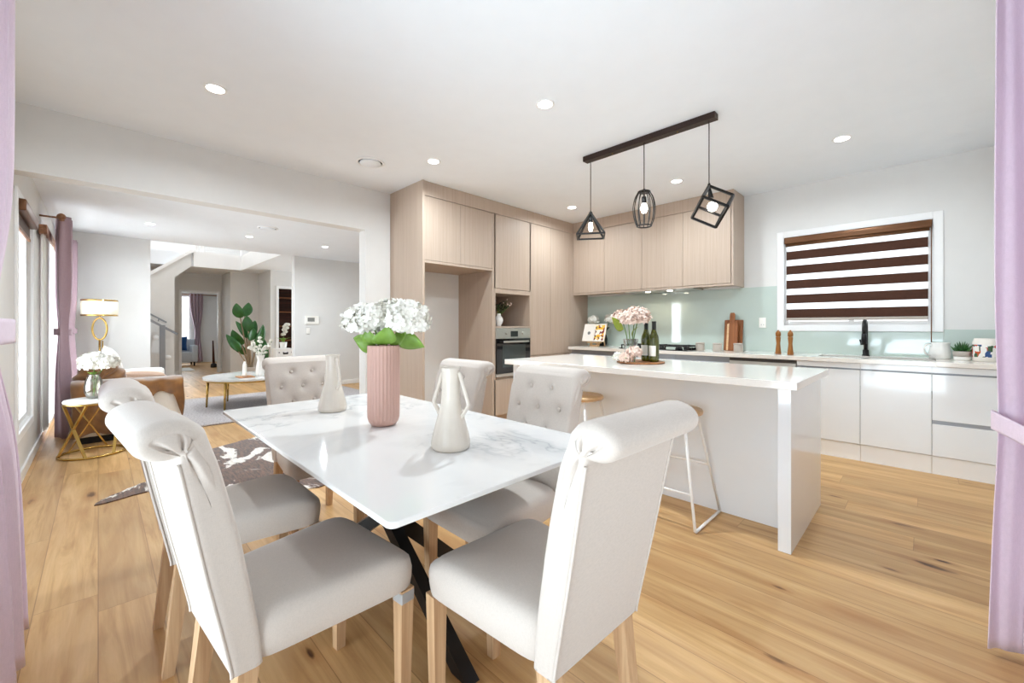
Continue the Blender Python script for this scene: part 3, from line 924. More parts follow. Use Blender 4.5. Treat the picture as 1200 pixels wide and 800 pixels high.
MB().lathe([(.076, 0), (.082, .006), (.082, .15), (.074, .175), (.072, .185), (.066, .185), (.066, .16), (.07, .02), (0, .012)], seg=40).build('jug_body', 'jar_print', t)
mb = MB(); mb.tube(catmull([(.075, 0, .155), (.12, 0, .15), (.135, 0, .10), (.12, 0, .05), (.08, 0, .04)], 6), .007, 10); mb.build('handle', 'white_ceramic', t)
# cookbook on its stand
t = thing('book_stand', 'small wooden easel holding the open cookbook', 'book stand', (-3.34, 5.02, .90), math.radians(0))
mb = MB()
for sx in (-.07, .07):
    mb.beam((sx, -.02, .012), (sx, .085, .26), .016, .012); mb.beam((sx, .14, .006), (sx, .075, .23), .012, .012)
mb.beam((-.11, -.03, .055), (.11, -.03, .055), .05, .014); mb.beam((-.07, -.02, .012), (.07, -.02, .012), .03, .02)
for sx in (-.05, .05):
    mb.beam((sx, -.035, .006), (sx, .0, .055), .014, .014)
mb.build('stand_frame', 'seat_wood', t)
t = thing('cookbook', 'open cookbook with a plain left page and a food photo page', 'book', (-3.34, 4.948, .978))
t.rotation_euler = (math.radians(-18), 0, 0); t.scale = (1.1, 1, 1.08)
MB().prism([(-.165, 0), (-.003, 0), (-.003, .235), (-.165, .235)], .004, .016, 'xz').build('left_page', 'page', t)
MB().prism([(.003, 0), (.165, 0), (.165, .235), (.003, .235)], .004, .016, 'xz').build('right_page', 'page', t)
MB().prism([(.014, .012), (.150, .012), (.150, .222), (.014, .222)], .0030, .0041, 'xz').build('food_picture', 'food_page', t)
mb = MB(); mb.lathe([(0, 0), (.022, 0), (.022, .001)], (0, 0, 0), 20)
lo = mb.build('page_picture', 'screen_grey', t, (-.075, .0035, .11)); lo.rotation_euler.x = PI / 2
MB().prism([(-.168, -.004), (.168, -.004), (.168, .24), (-.168, .24)], .0165, .020, 'xz').build('cover', 'seat_wood', t)

# pendant lights over the island
YP = 3.10
t = thing('pendant_bar', 'long black ceiling bar carrying the three pendant lights', 'pendant light rail', (-1.61, YP, ZC))
MB().box(-.56, .56, -.035, .035, -.045, -.001, .002).build('bar', 'bar_brown', t)
mb = MB()
for q in (-.28, .28):
    mb.lathe([(0, -.049), (.006, -.048), (.007, -.0451)], (q, 0, 0), 12)
mb.build('screws', 'gold', t)
def cord(t, ztop, zbot):
    mb = MB(); mb.tube([(0, 0, zbot), (0, 0, ztop)], .0035, 8); mb.build('cord', 'bar_brown', t)
def bulb(t, z, r=.03, sock=True):
    MB().lathe([(.010, z + .10), (.019, z + .095), (.019, z + .055), (.015, z + .045)][::-1], seg=16).build('lamp_holder', 'black_metal', t)
    b = MB().lathe([(0, z - .035), (r * .6, z - .030), (r, z - .005), (r * .95, z + .012), (.014, z + .044)], seg=18)
    b.build('bulb', 'bulb_glow', t)
zt = ZC - .046
t = thing('pendant_light', 'black wire pyramid pendant hanging nearest the tall cabinets', 'pendant light', (-2.11, YP, 0), 0, 'wire pendant lights over the island')
cord(t, zt, 2.20)
mb = MB(); zb, za, r = 1.985, 2.195, .118
r = .165
c = [(r * math.cos(2.17 + PI / 4 + k * PI / 2), r * math.sin(2.17 + PI / 4 + k * PI / 2), zb) for k in range(4)]
for k in range(4):
    mb.beam(c[k], c[(k + 1) % 4], .014, .014); mb.beam(c[k], (0, 0, za), .014, .014)
mb.lathe([(.016, za - .03), (.016, za), (.006, za + .012)], seg=14)
mb.build('wire_frame', 'black_metal', t)
bulb(t, 2.06, .020)
t = thing('pendant_light', 'black barrel-shaped wire cage pendant in the middle of the bar', 'pendant light', (-1.60, YP, 0), 0, 'wire pendant lights over the island')
cord(t, zt, 2.275)
mb = MB()
n = 12
for k in range(n):
    a = 2 * PI * k / n
    pr = [(.045, 2.262), (.070, 2.215), (.084, 2.15), (.084, 2.10), (.074, 2.04), (.056, 1.988)]
    mb.tube([(q[0] * math.cos(a), q[0] * math.sin(a), q[1]) for q in catmull([(x, 0, z) for x, z in pr], 3) for q in [(q[0], q[2])]], .0036, 6)
for rr, zz in ((.045, 2.262), (.056, 1.988)):
    mb.tube([(rr * math.cos(2 * PI * k / 28), rr * math.sin(2 * PI * k / 28), zz) for k in range(28)], .0055, 6, closed=True)
mb.lathe([(.046, 2.26), (.046, 2.266), (.012, 2.268), (.008, 2.285)], seg=20)
mb.build('wire_cage', 'black_metal', t)
bulb(t, 2.125, .027)
t = thing('pendant_light', 'black tilted cube-frame pendant at the window end of the bar', 'pendant light', (-1.10, YP, 0), 0, 'wire pendant lights over the island')
cord(t, zt, 2.195)
mb = MB(); hh = .088
dv = Vector((-1.10, 3.10, .90)).normalized()
rt = dv.cross(Vector((0, 0, 1))).normalized(); upv = rt.cross(dv)
e1 = (rt * .88 - upv * .475).normalized(); el = dv.cross(e1).normalized()
th = math.radians(27)
R3 = Matrix((e1, el * math.cos(th) + dv * math.sin(th), dv * math.cos(th) - el * math.sin(th))).transposed()
cen = Vector((0, 0, 2.085))
cs = {}
for i in (-1, 1):
    for j in (-1, 1):
        for k in (-1, 1):
            cs[i, j, k] = cen + R3 @ Vector((i * hh, j * hh, k * hh))
top = max(cs.values(), key=lambda q: q.z)
off = Vector((-top.x, -top.y, 2.19 - top.z))
for a in cs:
    cs[a] = cs[a] + off
for a in cs:
    for b in cs:
        if a < b and sum(x != y for x, y in zip(a, b)) == 1:
            mb.beam(cs[a], cs[b], .016, .016)
mb.lathe([(.010, 2.172), (.010, 2.20), (.005, 2.21)], seg=12)
mb.build('cube_frame', 'black_metal', t)
cc = sum(cs.values(), Vector()) / 8
mb = MB(); ax = (cc - Vector((0, 0, 2.19))).normalized()
mb.tube([Vector((0, 0, 2.185)), Vector((0, 0, 2.185)) + ax * .085], [.008, .019], 14); mb.build('lamp_holder', 'black_metal', t)
MB().ell(cc, .034, .034, .034).build('bulb', 'bulb_glow', t)

# ---------------------------------------------------------------- island
t = thing('kitchen_island', 'white gloss island cabinet with thick end panels facing the dining table', 'kitchen island')
MB().box(-.552, -.493, 2.535, 3.39, 0, .858, .001).build('end_panel', 'lacquer', t)
MB().box(-2.52, -2.461, 2.535, 3.39, 0, .858, .001).build('end_panel', 'lacquer', t)
MB().box(-2.460, -.553, 2.815, 2.833, 0, .858).build('back_panel', 'lacquer', t)
MB().box(-2.460, -.553, 2.834, 3.36, .09, .858).build('carcass', 'lacquer', t)
MB().box(-2.460, -.553, 2.834, 3.31, 0, .089).build('plinth', 'trim', t)
for k in range(4):
    w = (2.46 - .553) / 4
    ydoor('door', t, -2.46 + w * k, -2.46 + w * (k + 1), .10, .80, 3.361, 'lacquer')
t = thing('island_worktop', 'pale polished stone top of the kitchen island', 'worktop')
MB().box(-2.56, -.455, 2.47, 3.42, .8595, .90, .002).build('stone_slab', 'quartz', t)

# bar stools
def stool(x, y, label):
    t = thing('bar_stool', label, 'bar stool', (x, y, 0), 0, 'white wire bar stools')
    MB().lathe([(.15, .632), (.165, .637), (.168, .65), (.163, .662), (0, .664)], seg=36).build('seat', 'seat_wood', t)
    r = .0085
    for sx in (-1, 1):
        mb = MB()
        mb.tube([(sx * .10, -.10, .633), (sx * .205, -.20, .012), (sx * .207, -.195, .009), (sx * .207, .195, .009), (sx * .205, .20, .012), (sx * .10, .10, .633)], r, 10)
        mb.build('leg_frame', 'white_ceramic', t)
    def at(z, sx, sy):
        k = (.633 - z) / .621
        return (sx * (.10 + .105 * k), sy * (.10 + .10 * k), z)
    mb = MB(); mb.tube([at(.20, -1, -1), at(.20, 1, -1)], .007, 8); mb.build('footrest', 'white_ceramic', t)
    mb = MB(); mb.tube([at(.30, -1, 1), at(.30, 1, 1)], .007, 8); mb.build('footrest', 'white_ceramic', t)
    MB().lathe([(.118, .618), (.13, .625), (.13, .631)], seg=28).build('seat_ring', 'white_ceramic', t)
stool(-1.135, 2.605, 'white wire stool with wooden seat behind the chair at the table end')
stool(-1.86, 2.605, 'white wire stool with wooden seat behind the tufted chair near the oven')
# ================================================================ PLANT HELPERS
def bloom_mb(mb, c, R, n=90, pet=.022, flat=.85, seed=1):
    """a hydrangea head: many four-petalled florets over a ball"""
    r = random.Random(seed)
    n = int(n * 1.5); pet = pet * .82
    for k in range(n):
        zz = 1 - 1.5 * (k + .5) / n
        a = k * 2.39996
        q = math.sqrt(max(0, 1 - zz * zz))
        nrm = Vector((q * math.cos(a), q * math.sin(a), zz)).normalized()
        R2 = R * (1 + r.uniform(-.20, .10))
        p = Vector(c) + Vector((nrm.x * R2, nrm.y * R2, nrm.z * R2 * flat))
        nrm = (nrm + Vector((r.uniform(-.5, .5), r.uniform(-.5, .5), r.uniform(-.3, .6)))).normalized()
        u = nrm.cross(Vector((r.uniform(-1, 1), r.uniform(-1, 1), r.uniform(-1, 1)))).normalized(); w = nrm.cross(u)
        vs, fs = [p - nrm * pet * .1], []
        for j in range(4):
            t0 = PI / 2 * j
            d = u * math.cos(t0) + w * math.sin(t0); e = nrm.cross(d)
            b = len(vs)
            h = r.uniform(.05, .35)
            vs += [p + d * pet * .35 + e * pet * .34, p + d * pet * .75 + e * pet * .42 + nrm * pet * h * .6, p + d * pet * 1.0 + nrm * pet * h, p + d * pet * .75 - e * pet * .42 + nrm * pet * h * .6, p + d * pet * .35 - e * pet * .34]
            fs.append((0, b, b + 1, b + 2, b + 3, b + 4))
        mb.add(vs, fs, False)
    mb.ell(c, R * .72, R * .72, R * .72 * flat, 16, 10)
    return mb

def leaf_mb(mb, p0, tip, width, droop=.15, fold=.2, n=8, side=None, shape=1.0):
    """a leaf blade from p0 to tip, folded along its midrib"""
    p0, tip = Vector(p0), Vector(tip)
    d = tip - p0
    s = Vector(side) if side else d.cross(Vector((0, 0, 1)))
    s.normalize()
    up = s.cross(d).normalized()
    P = []
    for i in range(n + 1):
        t = i / n
        w = width * (math.sin(PI * t ** .75) ** shape) * .5 + .0005
        c = p0 + d * t + up * (droop * d.length * math.sin(PI * t))
        P.append([c - s * w + up * w * fold, c - s * w * .5 + up * w * fold * .4, c, c + s * w * .5 + up * w * fold * .4, c + s * w + up * w * fold])
    mb.grid(P)
    return mb

def stem_thing(name, label, cat, loc, path, bloom_c, R, petal, leafspec, leafmat, group, seed, stem_r=.004, n=90, pet=.022, flat=.85):
    t = thing(name, label, cat, loc, 0, group)
    mb = MB(); mb.tube(catmull(path, 5), stem_r, 8); mb.build('stem', 'stem_green', t)
    MB_ = bloom_mb(MB(), bloom_c, R, n, pet, flat, seed); MB_.build('bloom', petal, t)
    for l in leafspec:
        leaf_mb(MB(), *l).build('leaf', leafmat, t, solid=.0008)
    return t

# ================================================================ DINING SET
TX, TY, TZ = -1.65, .877, .76
t = thing('dining_table', 'rectangular white marble dining table on black crossed legs', 'dining table', (TX, TY, 0))
b = bmesh.new()
L, W = .845, .4385
bmesh.ops.create_cube(b, size=1, matrix=Matrix.Translation((0, 0, TZ - .0075)) @ Matrix.Diagonal((2 * L, 2 * W, .015, 1)))
ve = [e for e in b.edges if abs(e.verts[0].co.z - e.verts[1].co.z) > .005]
bmesh.ops.bevel(b, geom=ve, offset=.02, segments=5, affect='EDGES', profile=.5)
he = [e for e in b.edges if abs(e.verts[0].co.z - e.verts[1].co.z) < .001 and len(e.link_faces) == 2 and abs(e.calc_face_angle(0)) > 1]
bmesh.ops.bevel(b, geom=he, offset=.003, segments=2, affect='EDGES', profile=.5)
MB().bm(b).build('tabletop', 'marble', t)
MB().box(-.66, .66, -.30, .30, TZ - .027, TZ - .0152, .002).build('support_plate', 'black_metal', t)
for p0, p1 in (((.55, .0, 0), (-.50, .0, TZ - .028)), ((-.55, -.0, 0), (.50, -.0, TZ - .028)), ((.05, .40, 0), (.03, -.36, TZ - .028)), ((-.42, -.36, 0), (.40, .30, TZ - .028))):
    p0 = Vector(p0); p1 = Vector(p1)
    d = (p1 - p0).normalized()
    mb = MB()
    side = Vector((0, 0, 1)).cross(d).normalized()
    w, hgt = .05, .09
    # sheared bar so both ends lie flat
    hd = Vector((d.x, d.y, 0)).normalized()
    vs = []
    for p in (p0, p1):
        for i, j in ((-1, -1), (1, -1), (1, 1), (-1, 1)):
            vs.append(p + side * (i * w / 2) + hd * (j * hgt / 2))
    mb.add(vs, [(3, 2, 1, 0), (4, 5, 6, 7), (0, 1, 5, 4), (1, 2, 6, 5), (2, 3, 7, 6), (3, 0, 4, 7)])
    mb.build('leg', 'black_metal', t)

# ---------------------------------------------------------------- scroll-back chair (faces +y)
def chair_profile():
    rear = [(-.236, .375), (-.239, .40), (-.259, .50), (-.284, .62), (-.309, .75), (-.330, .86), (-.337, .893)]
    pts = [Vector(q) for q in catmull(rear, 4)]
    kind = ['rear'] * len(pts)
    C = Vector((-.352, .944)); RX, RY = .060, .043
    n = 44
    a0, a1 = math.radians(-80), math.radians(-335)
    for k in range(n + 1):
        a = a0 + (a1 - a0) * k / n
        pts.append(C + Vector((math.cos(a) * RX, math.sin(a) * RY))); kind.append('roll')
    front = [(-.294, .959), (-.285, .93), (-.266, .87), (-.241, .77), (-.217, .66), (-.197, .55), (-.180, .45), (-.172, .375)]
    f = [Vector(q) for q in catmull(front, 7)][2:]
    pts += f; kind += ['front'] * len(f)
    return pts, kind

BTN = []
for row, z in enumerate((.895, .805, .715, .625)):
    for x in ((-.062, .062) if row % 2 == 0 else (-.125, 0, .125)):
        BTN.append((x, z))

def chair_half_width(z):
    q = min(1, max(0, (z - .375) / .60))
    return .180 + .020 * q

def backrest_mb():
    pts, kind = chair_profile()
    n = len(pts)
    cen = []
    # outward normals of the closed outline (clockwise order -> compute by area sign)
    area = sum(pts[i].x * pts[(i + 1) % n].y - pts[(i + 1) % n].x * pts[i].y for i in range(n))
    sg = 1 if area > 0 else -1
    nr = []
    for i in range(n):
        d = (pts[(i + 1) % n] - pts[(i - 1) % n]).normalized()
        nr.append(Vector((d.y, -d.x)) * sg)
    nr[0] = nr[1] = nr[2].copy(); nr[-1] = nr[-2].copy()
    S = [(-1, 1.0), (-.999, .62), (-.992, .28), (-.975, .08), (-.958, 0), (-.94, 0), (-.92, 0)]
    inner = [-.89 + 1.78 * k / 42 for k in range(43)]
    S = S + [(q, 0) for q in inner] + [(-a, b) for a, b in reversed(S)]
    ins = .016
    P = []
    for t, k in S:
        row = []
        for p, q, kd in zip(pts, nr, kind):
            hw = chair_half_width(p.y)
            x = t * hw
            kk = ins * k
            if kd == 'roll' or (kd == 'front' and p.y > .88):
                w_ = 1 if kd == 'roll' else min(1, (p.y - .88) / .06)
                e_ = min(1, max(0, (abs(t) - .85) / .15))
                kk = kk * (1 - w_) + w_ * .026 * (1 - math.sqrt(max(0, 1 - e_ * e_)))
            c = p - q * kk
            if kd == 'front':
                dz = 0
                for bx, bz in BTN:
                    r2 = (x - bx) ** 2 + (p.y - bz) ** 2
                    dz += .015 * math.exp(-r2 / .00030) + .006 * math.exp(-r2 / .0016)
                edge = (1 - abs(t) ** 4)
                c = c + q * (.010 * edge * min(1, max(0, (p.y - .45) / .1)) - dz)
            row.append((x, c.x, c.y))
        P.append(row)
    mb = MB()
    mb.grid(P, closed_v=True)
    # end caps with pleats gathered where the roll meets the back
    pc = Vector((-.330, .908))
    M_ = 12
    rr_ = sorted([(p.y, p.x) for p, k in zip(pts, kind) if k == 'rear']); ff_ = sorted([(p.y, p.x) for p, k in zip(pts, kind) if k == 'front'])
    def interp(tab, z):
        for (z0, a0), (z1, a1) in zip(tab, tab[1:]):
            if z <= z1:
                return a0 + (a1 - a0) * max(0, (z - z0)) / (z1 - z0 + 1e-9)
        return tab[-1][1]
    def spine(kd, z):
        zc = min(.905, max(.377, z))
        m = Vector(((interp(rr_, zc) + interp(ff_, zc)) / 2, zc))
        q = 1.0 if kd == 'roll' else min(1, max(0, (z - .80) / .10))
        return m.lerp(pc, q)
    for sgn, row in ((-1, P[0]), (1, P[-1])):
        G_ = []
        for m_ in range(M_ + 1):
            s = 1 - m_ / M_
            ring = []
            for i, (x, y, z) in enumerate(row):
                d = Vector((y, z)) - pc
                sp_ = spine(kind[i], z)
                yz = sp_ + (Vector((y, z)) - sp_) * max(s, .0008)
                bul = 0.0
                if kind[i] == 'roll' or (kind[i] == 'front' and z > .84):
                    ang = math.atan2(d.y, d.x)
                    full = min(1, d.length / .05)
                    bul = .007 * math.sin(PI * min(1, (1 - s) * 1.05)) * full
                    for a0 in (2.5, 1.65, .75):
                        bul -= .013 * math.exp(-((ang - a0) / .11) ** 2) * math.sin(PI * min(1, s * .92 + .06)) * full
                xx = sgn * chair_half_width(yz.y) + sgn * bul - sgn * .007 * (1 - s) ** 4 * min(1, max(0, (yz.y - .84) / .06))
                ring.append((xx, yz.x, yz.y))
            G_.append(ring)
        mb.grid(G_, closed_v=True, flip=(sgn < 0))
    return mb

def seat_mb():
    n = 72
    def outline(inset, fy=0.0):
        out = []
        for k in range(n):
            a = 2 * PI * k / n
            ca, sa = math.cos(a), math.sin(a)
            e = 10
            r = (abs(ca) ** e + abs(sa) ** e) ** (-1 / e)
            u, v = r * ca, r * sa
            hw = .2245 - .052 * (1 - v) / 2
            y0, y1 = -.195, .243
            y = (y0 + y1) / 2 + v * ((y1 - y0) / 2 - inset)
            x = u * (hw - inset)
            out.append((x, y))
        return out
    P = []
    for ins, z in ((.02, .378), (.004, .376), (.0, .38), (-.004, .41), (-.005, .44), (-.001, .462), (.006, .476), (.016, .485), (.032, .491), (.06, .496), (.09, .4995), (.12, .5015), (.145, .502)):
        P.append([(x, y, z - (.012 * max(0, (y - .12) / .12) ** 2 if z > .47 else 0)) for x, y in outline(ins)])
    mb = MB()
    mb.grid(P, closed_v=True, flip=True)
    b = len(mb.v) - n
    mb.f.append(tuple(range(b, b + n))); mb.sm.append(True); mb.mi.append(0)
    mb.f.append(tuple(range(n))[::-1]); mb.sm.append(False); mb.mi.append(0)
    return mb

def make_chair(label):
    t = thing('dining_chair', label, 'dining chair', (0, 0, 0), 0, 'scroll-back dining chairs')
    seat_mb().build('seat', 'linen', t, weld=True)
    br = backrest_mb().build('backrest', 'linen', t, weld=True)
    pts, kind = chair_profile()
    for sx in (-1, 1):                             # piping down both rear edges
        mb = MB()
        rear = [p for p, k in zip(pts, kind) if k == 'rear']
        mb.tube([(sx * (chair_half_width(p.y) - .004), p.x - .001, p.y) for p in rear], .0038, 8)
        mb.build('piping', 'linen', br)
    for bx, bz in BTN:                             # covered buttons of the tufting
        fr = [p for p, k in zip(pts, kind) if k == 'front']
        p = min(fr, key=lambda q: abs(q.y - bz))
        MB().ell((bx, p.x - .006, bz), .0105, .007, .0105, 14, 8).build('button', 'linen', br)
    for sx in (-1, 1):
        mb = MB()
        x, y = sx * .199, .212
        mb.add([(x + i * .0225, y + j * .0225, .38) for i, j in ((-1, -1), (1, -1), (1, 1), (-1, 1))] + [(x + sx * -.002 + i * .016, y + j * .016 - .002, 0) for i, j in ((-1, -1), (1, -1), (1, 1), (-1, 1))],
               [(0, 1, 2, 3), (7, 6, 5, 4), (0, 4, 5, 1), (1, 5, 6, 2), (2, 6, 7, 3), (3, 7, 4, 0)])
        mb.build('leg', 'oak_leg', t)
        mb = MB()
        x, y = sx * .152, -.200
        mb.add([(x + i * .0225, y + j * .0225, .385) for i, j in ((-1, -1), (1, -1), (1, 1), (-1, 1))] + [(x + sx * .008 + i * .016, y - .045 + j * .016, 0) for i, j in ((-1, -1), (1, -1), (1, 1), (-1, 1))],
               [(0, 1, 2, 3), (7, 6, 5, 4), (0, 4, 5, 1), (1, 5, 6, 2), (2, 6, 7, 3), (3, 7, 4, 0)])
        mb.build('leg', 'oak_leg', t)
    return t
cA = make_chair('cream scroll-back chair at the near long side of the table, showing its pleated roll end')
cA.location = (-1.318, .437, 0); cA.rotation_euler.z = math.radians(5)
cA2 = dup(cA, (-1.975, .412, 0), math.radians(0), 'cream scroll-back chair partly hidden behind the nearest one on the long side')
cB = dup(cA, (-.824, .912, 0), math.radians(88), 'cream scroll-back chair at the end of the table, its plain back in full view')
cC = dup(cA, (-1.296, 1.215, 0), math.radians(180), 'cream tufted chair in front of the island bench, pushed under the table')
cC2 = dup(cA, (-1.91, 1.18, 0), math.radians(180), 'cream tufted chair in front of the fridge alcove, behind the handled vase')
cD = dup(cA, (-2.56, .925, 0), math.radians(-90), 'cream tufted chair at the far head of the table towards the lounge')
# grey tape wound round the top of one front leg
leg = [o for o in kids(cA) if o.name.startswith('leg')][2]
for lg in [o for o in kids(cA) if o.name.startswith('leg')]:
    if lg.data.vertices[0].co.x > 0 and lg.data.vertices[0].co.y > 0:
        mb = MB(); mb.box(.199 - .0238, .199 + .0238, .212 - .0238, .212 + .0238, .34, .375, .003)
        mb.build('leg_tape', 'silver_tape', lg, label='grey tape wrapped round the top of the leg')

# pink fluted vase and its hydrangeas
vp = (-1.645, .866, TZ)
t = thing('fluted_vase', 'tall dusty pink vertically fluted vase in the middle of the table', 'vase', vp)
fl = lambda r, z, a: r * (1 - .055 * abs(math.cos(a * 14)) ** 2.5) if .03 < z < .338 and r > .06 else r
MB().lathe([(.040, .0), (.050, .004), (.060, .016), (.066, .034), (.067, .06), (.067, .335), (.066, .341), (.062, .341), (.060, .33), (.060, .03), (0, .02)], seg=136, rf=fl).build('vase_body', 'pink_ceramic', t)
t_specs = [((-.062, -.060, .442), .080, 3, [((-.02, -.025, .345), (-.085, -.095, .372), .085, .12, .25, 8, (.3, -.25, 1)), ((.005, -.03, .345), (-.01, -.07, .41), .08, .12, .25, 8, (.8, .5, 0))]),
           ((.058, .068, .448), .098, 4, [((.035, .03, .352), (.125, .125, .332), .085, .22, .25, 8, (.35, -.25, 1)), ((.035, .01, .345), (.10, .05, .392), .085, .18, .25, 8, (.3, -.1, 1))]),
           ((-.012, .035, .462), .082, 5, [((.03, -.02, .343), (.075, -.02, .425), .10, .12, .25, 8, (.6, .8, 0))]),
           ((-.005, -.045, .455), .062, 6, [((-.02, .02, .345), (-.10, -.0, .385), .08, .2, .3)])]
labs = ['white hydrangea on the lounge side of the pink vase', 'white hydrangea on the fridge side of the pink vase', 'white hydrangea standing tallest in the pink vase', 'white hydrangea lowest at the front of the pink vase']
for (c, R, sd, lv), lb in zip(t_specs, labs):
    stem_thing('hydrangea_stem', lb, 'flower', vp, [(c[0] * .25, c[1] * .25, .06), (c[0] * .5, c[1] * .5, .33), (c[0] * .9, c[1] * .9, c[2] - .03)], c, R, 'petal_white', lv, 'leaf_light', 'white hydrangeas in the pink vase', sd, n=110, pet=.026)

def handled_vase(x, y, rot, label):
    t = thing('handled_vase', label, 'vase', (x, y, TZ), rot, 'cream vases with angular handles')
    MB().lathe([(.060, 0), (.066, .006), (.067, .022), (.063, .045), (.050, .095), (.039, .135), (.034, .16), (.032, .20), (.031, .25), (.033, .274), (.035, .280), (.031, .280), (.028, .272), (.028, .2), (0, .19)], seg=56,
               rf=lambda r, z, a: r * (1 + .008 * math.sin(a * 22)) if z < .15 else r).build('vase_body', 'cream_ceramic', t)
    for sx in (-1, 1):
        mb = MB(); mb.tube([(sx * .029, 0, .262), (sx * .036, 0, .258), (sx * .068, 0, .165), (sx * .071, 0, .155), (sx * .066, 0, .145), (sx * .044, 0, .112), (sx * .040, 0, .108)], .0072, 10)
        mb.build('handle', 'cream_ceramic', t)
handled_vase(-1.165, .865, math.radians(20), 'cream vase with both angular handles showing, nearest the tufted chairs')
handled_vase(-2.10, .83, math.radians(6), 'cream ribbed vase beside the far head chair, handles seen edge on')

# ---------------------------------------------------------------- things on the island
iz = .9005
t = thing('serving_tray', 'round wooden tray under the bottles and flowers on the island', 'tray', (-1.57, 2.98, iz))
MB().lathe([(.165, 0), (.178, .003), (.18, .012), (.172, .014), (.168, .009), (0, .009)], seg=48).build('tray_body', 'tray_wood', t)
def bottle(x, y, label):
    t = thing('wine_bottle', label, 'wine bottle', (x, y, iz + .0095), 0, 'green wine bottles on the tray')
    MB().lathe([(.030, 0), (.037, .004), (.0375, .02), (.0375, .17), (.034, .195), (.022, .225), (.0155, .25), (.0145, .30), (.016, .302), (.016, .31), (.010, .31), (.010, .30)], seg=32).build('bottle_body', 'bottle_glass', t)
    MB().lathe([(.0162, .245), (.0158, .30), (.0170, .302), (.0170, .3115), (0, .312)], seg=24).build('foil_cap', 'foil_black', t)
    n = 18
    P = []
    for i in range(n + 1):
        a = math.radians(-105) + math.radians(150) * i / n
        P.append([(.0379 * math.cos(a), .0379 * math.sin(a), .045), (.0379 * math.cos(a), .0379 * math.sin(a), .125)])
    MB().grid(P).build('paper_label', 'label_paper', t, rotz=math.radians(-88))
bottle(-1.482, 3.03, 'green wine bottle on the right of the pair, white label showing')
bottle(-1.567, 3.07, 'green wine bottle half hidden behind the other one')
cv = (-1.63, 2.94, iz + .0095)
t = thing('crystal_vase', 'clear cut-glass vase on the wooden tray', 'vase', cv)
MB().lathe([(.032, 0), (.036, .004), (.036, .02), (.046, .10), (.056, .175), (.053, .175), (.043, .10), (.032, .024), (0, .02)], seg=40, rf=lambda r, z, a: r * (1 + .05 * abs(math.sin(a * 8))) if z > .015 else r).build('vase_body', 'crystal', t)
sp = [((-.055, -.03, .335), .075, 11, [((-.02, -.07, .25), (-.095, -.12, .345), .085, .1, .2, 8, (.4, -.3, .9))]), ((.055, .02, .345), .085, 12, [((.01, 0, .19), (.06, .02, .27), .05)]), ((.0, .07, .36), .075, 13, []), ((.02, -.07, .33), .065, 14, [])]
labs = ['blush hydrangea with a big olive leaf in the cut-glass vase', 'blush hydrangea leaning towards the wine bottles', 'blush hydrangea at the back of the cut-glass vase', 'blush hydrangea at the front of the cut-glass vase']
for (c, R, sd, lv), lb in zip(sp, labs):
    stem_thing('hydrangea_stem', lb, 'flower', cv, [(c[0] * .2, c[1] * .2, .03), (c[0] * .4, c[1] * .4, .17), (c[0] * .9, c[1] * .9, c[2] - .03)], c, R, 'petal_blush', lv, 'leaf_olive', 'blush hydrangeas in the cut-glass vase', sd, n=100, pet=.024)
# small posy on the tray
for k, (dx, dy, R, mt, lb) in enumerate(((.065, -.06, .055, 'petal_blush', 'peach rose in front of the cut-glass vase'), (.03, -.125, .045, 'petal_blush', 'pink bloom lying low at the front edge of the tray'), (-.06, -.07, .04, 'petal_white', 'small white bloom on the left of the tray posy'))):
    z0 = .075 if k == 0 else .035
    t = thing('posy_flower', lb, 'flower', (cv[0] + dx, cv[1] + dy, cv[2]), 0, 'small flowers lying on the tray')
    bloom_mb(MB(), (0, 0, z0), R, 46, .024, .75, 30 + k).build('bloom', mt, t)
    mb = MB(); mb.tube([(0, 0, .002), (.004, .002, z0)], .003, 6); mb.build('stem', 'stem_green', t)
    for q in range(3):
        a = 2.1 * q + k
        leaf_mb(MB(), (0, 0, z0 * .5), (.07 * math.cos(a), .07 * math.sin(a), z0 * .7 + .012), .025).build('leaf', 'leaf_light' if q else 'beads', t, solid=.0008)

# niche vase above the oven
nv = (-3.86, 3.62, 1.1865)
t = thing('bud_vase', 'small round white vase in the niche above the oven', 'vase', nv)
MB().lathe([(.030, 0), (.034, .004), (.030, .012), (.050, .045), (.056, .075), (.048, .11), (.030, .13), (.026, .15), (.031, .16), (.026, .16), (.022, .148), (.025, .13), (0, .12)], seg=36).build('vase_body', 'white_ceramic', t)
t = thing('foliage_spray', 'dark foliage with tiny pale flowers in the niche vase', 'flowers', nv)
r = random.Random(5)
ms, ml, mf = MB(), MB(), MB()
for k in range(16):
    a = r.uniform(0, 2 * PI); l = r.uniform(.10, .2)
    tip = Vector((.10 * math.cos(a) * r.uniform(.4, 1.2) + .02, .12 * math.sin(a) * r.uniform(.4, 1.1) + .05, .16 + l))
    ms.tube([(0, 0, .12), tuple(tip * .5 + Vector((0, 0, .06))), tuple(tip)], .0018, 5)
    for q in range(8):
        p = Vector((0, 0, .14)).lerp(tip, r.uniform(.3, 1)); b_ = r.uniform(0, 2 * PI)
        leaf_mb(ml, p, p + Vector((.045 * math.cos(b_), .045 * math.sin(b_), r.uniform(-.01, .035))), .02, n=4)
    if k % 2:
        mf.ell(tip, .011, .011, .011, 8, 6)
ms.build('stems', 'stem_green', t); ml.build('leaves', 'leaf_black', t); mf.build('flowers', 'petal_blush', t)
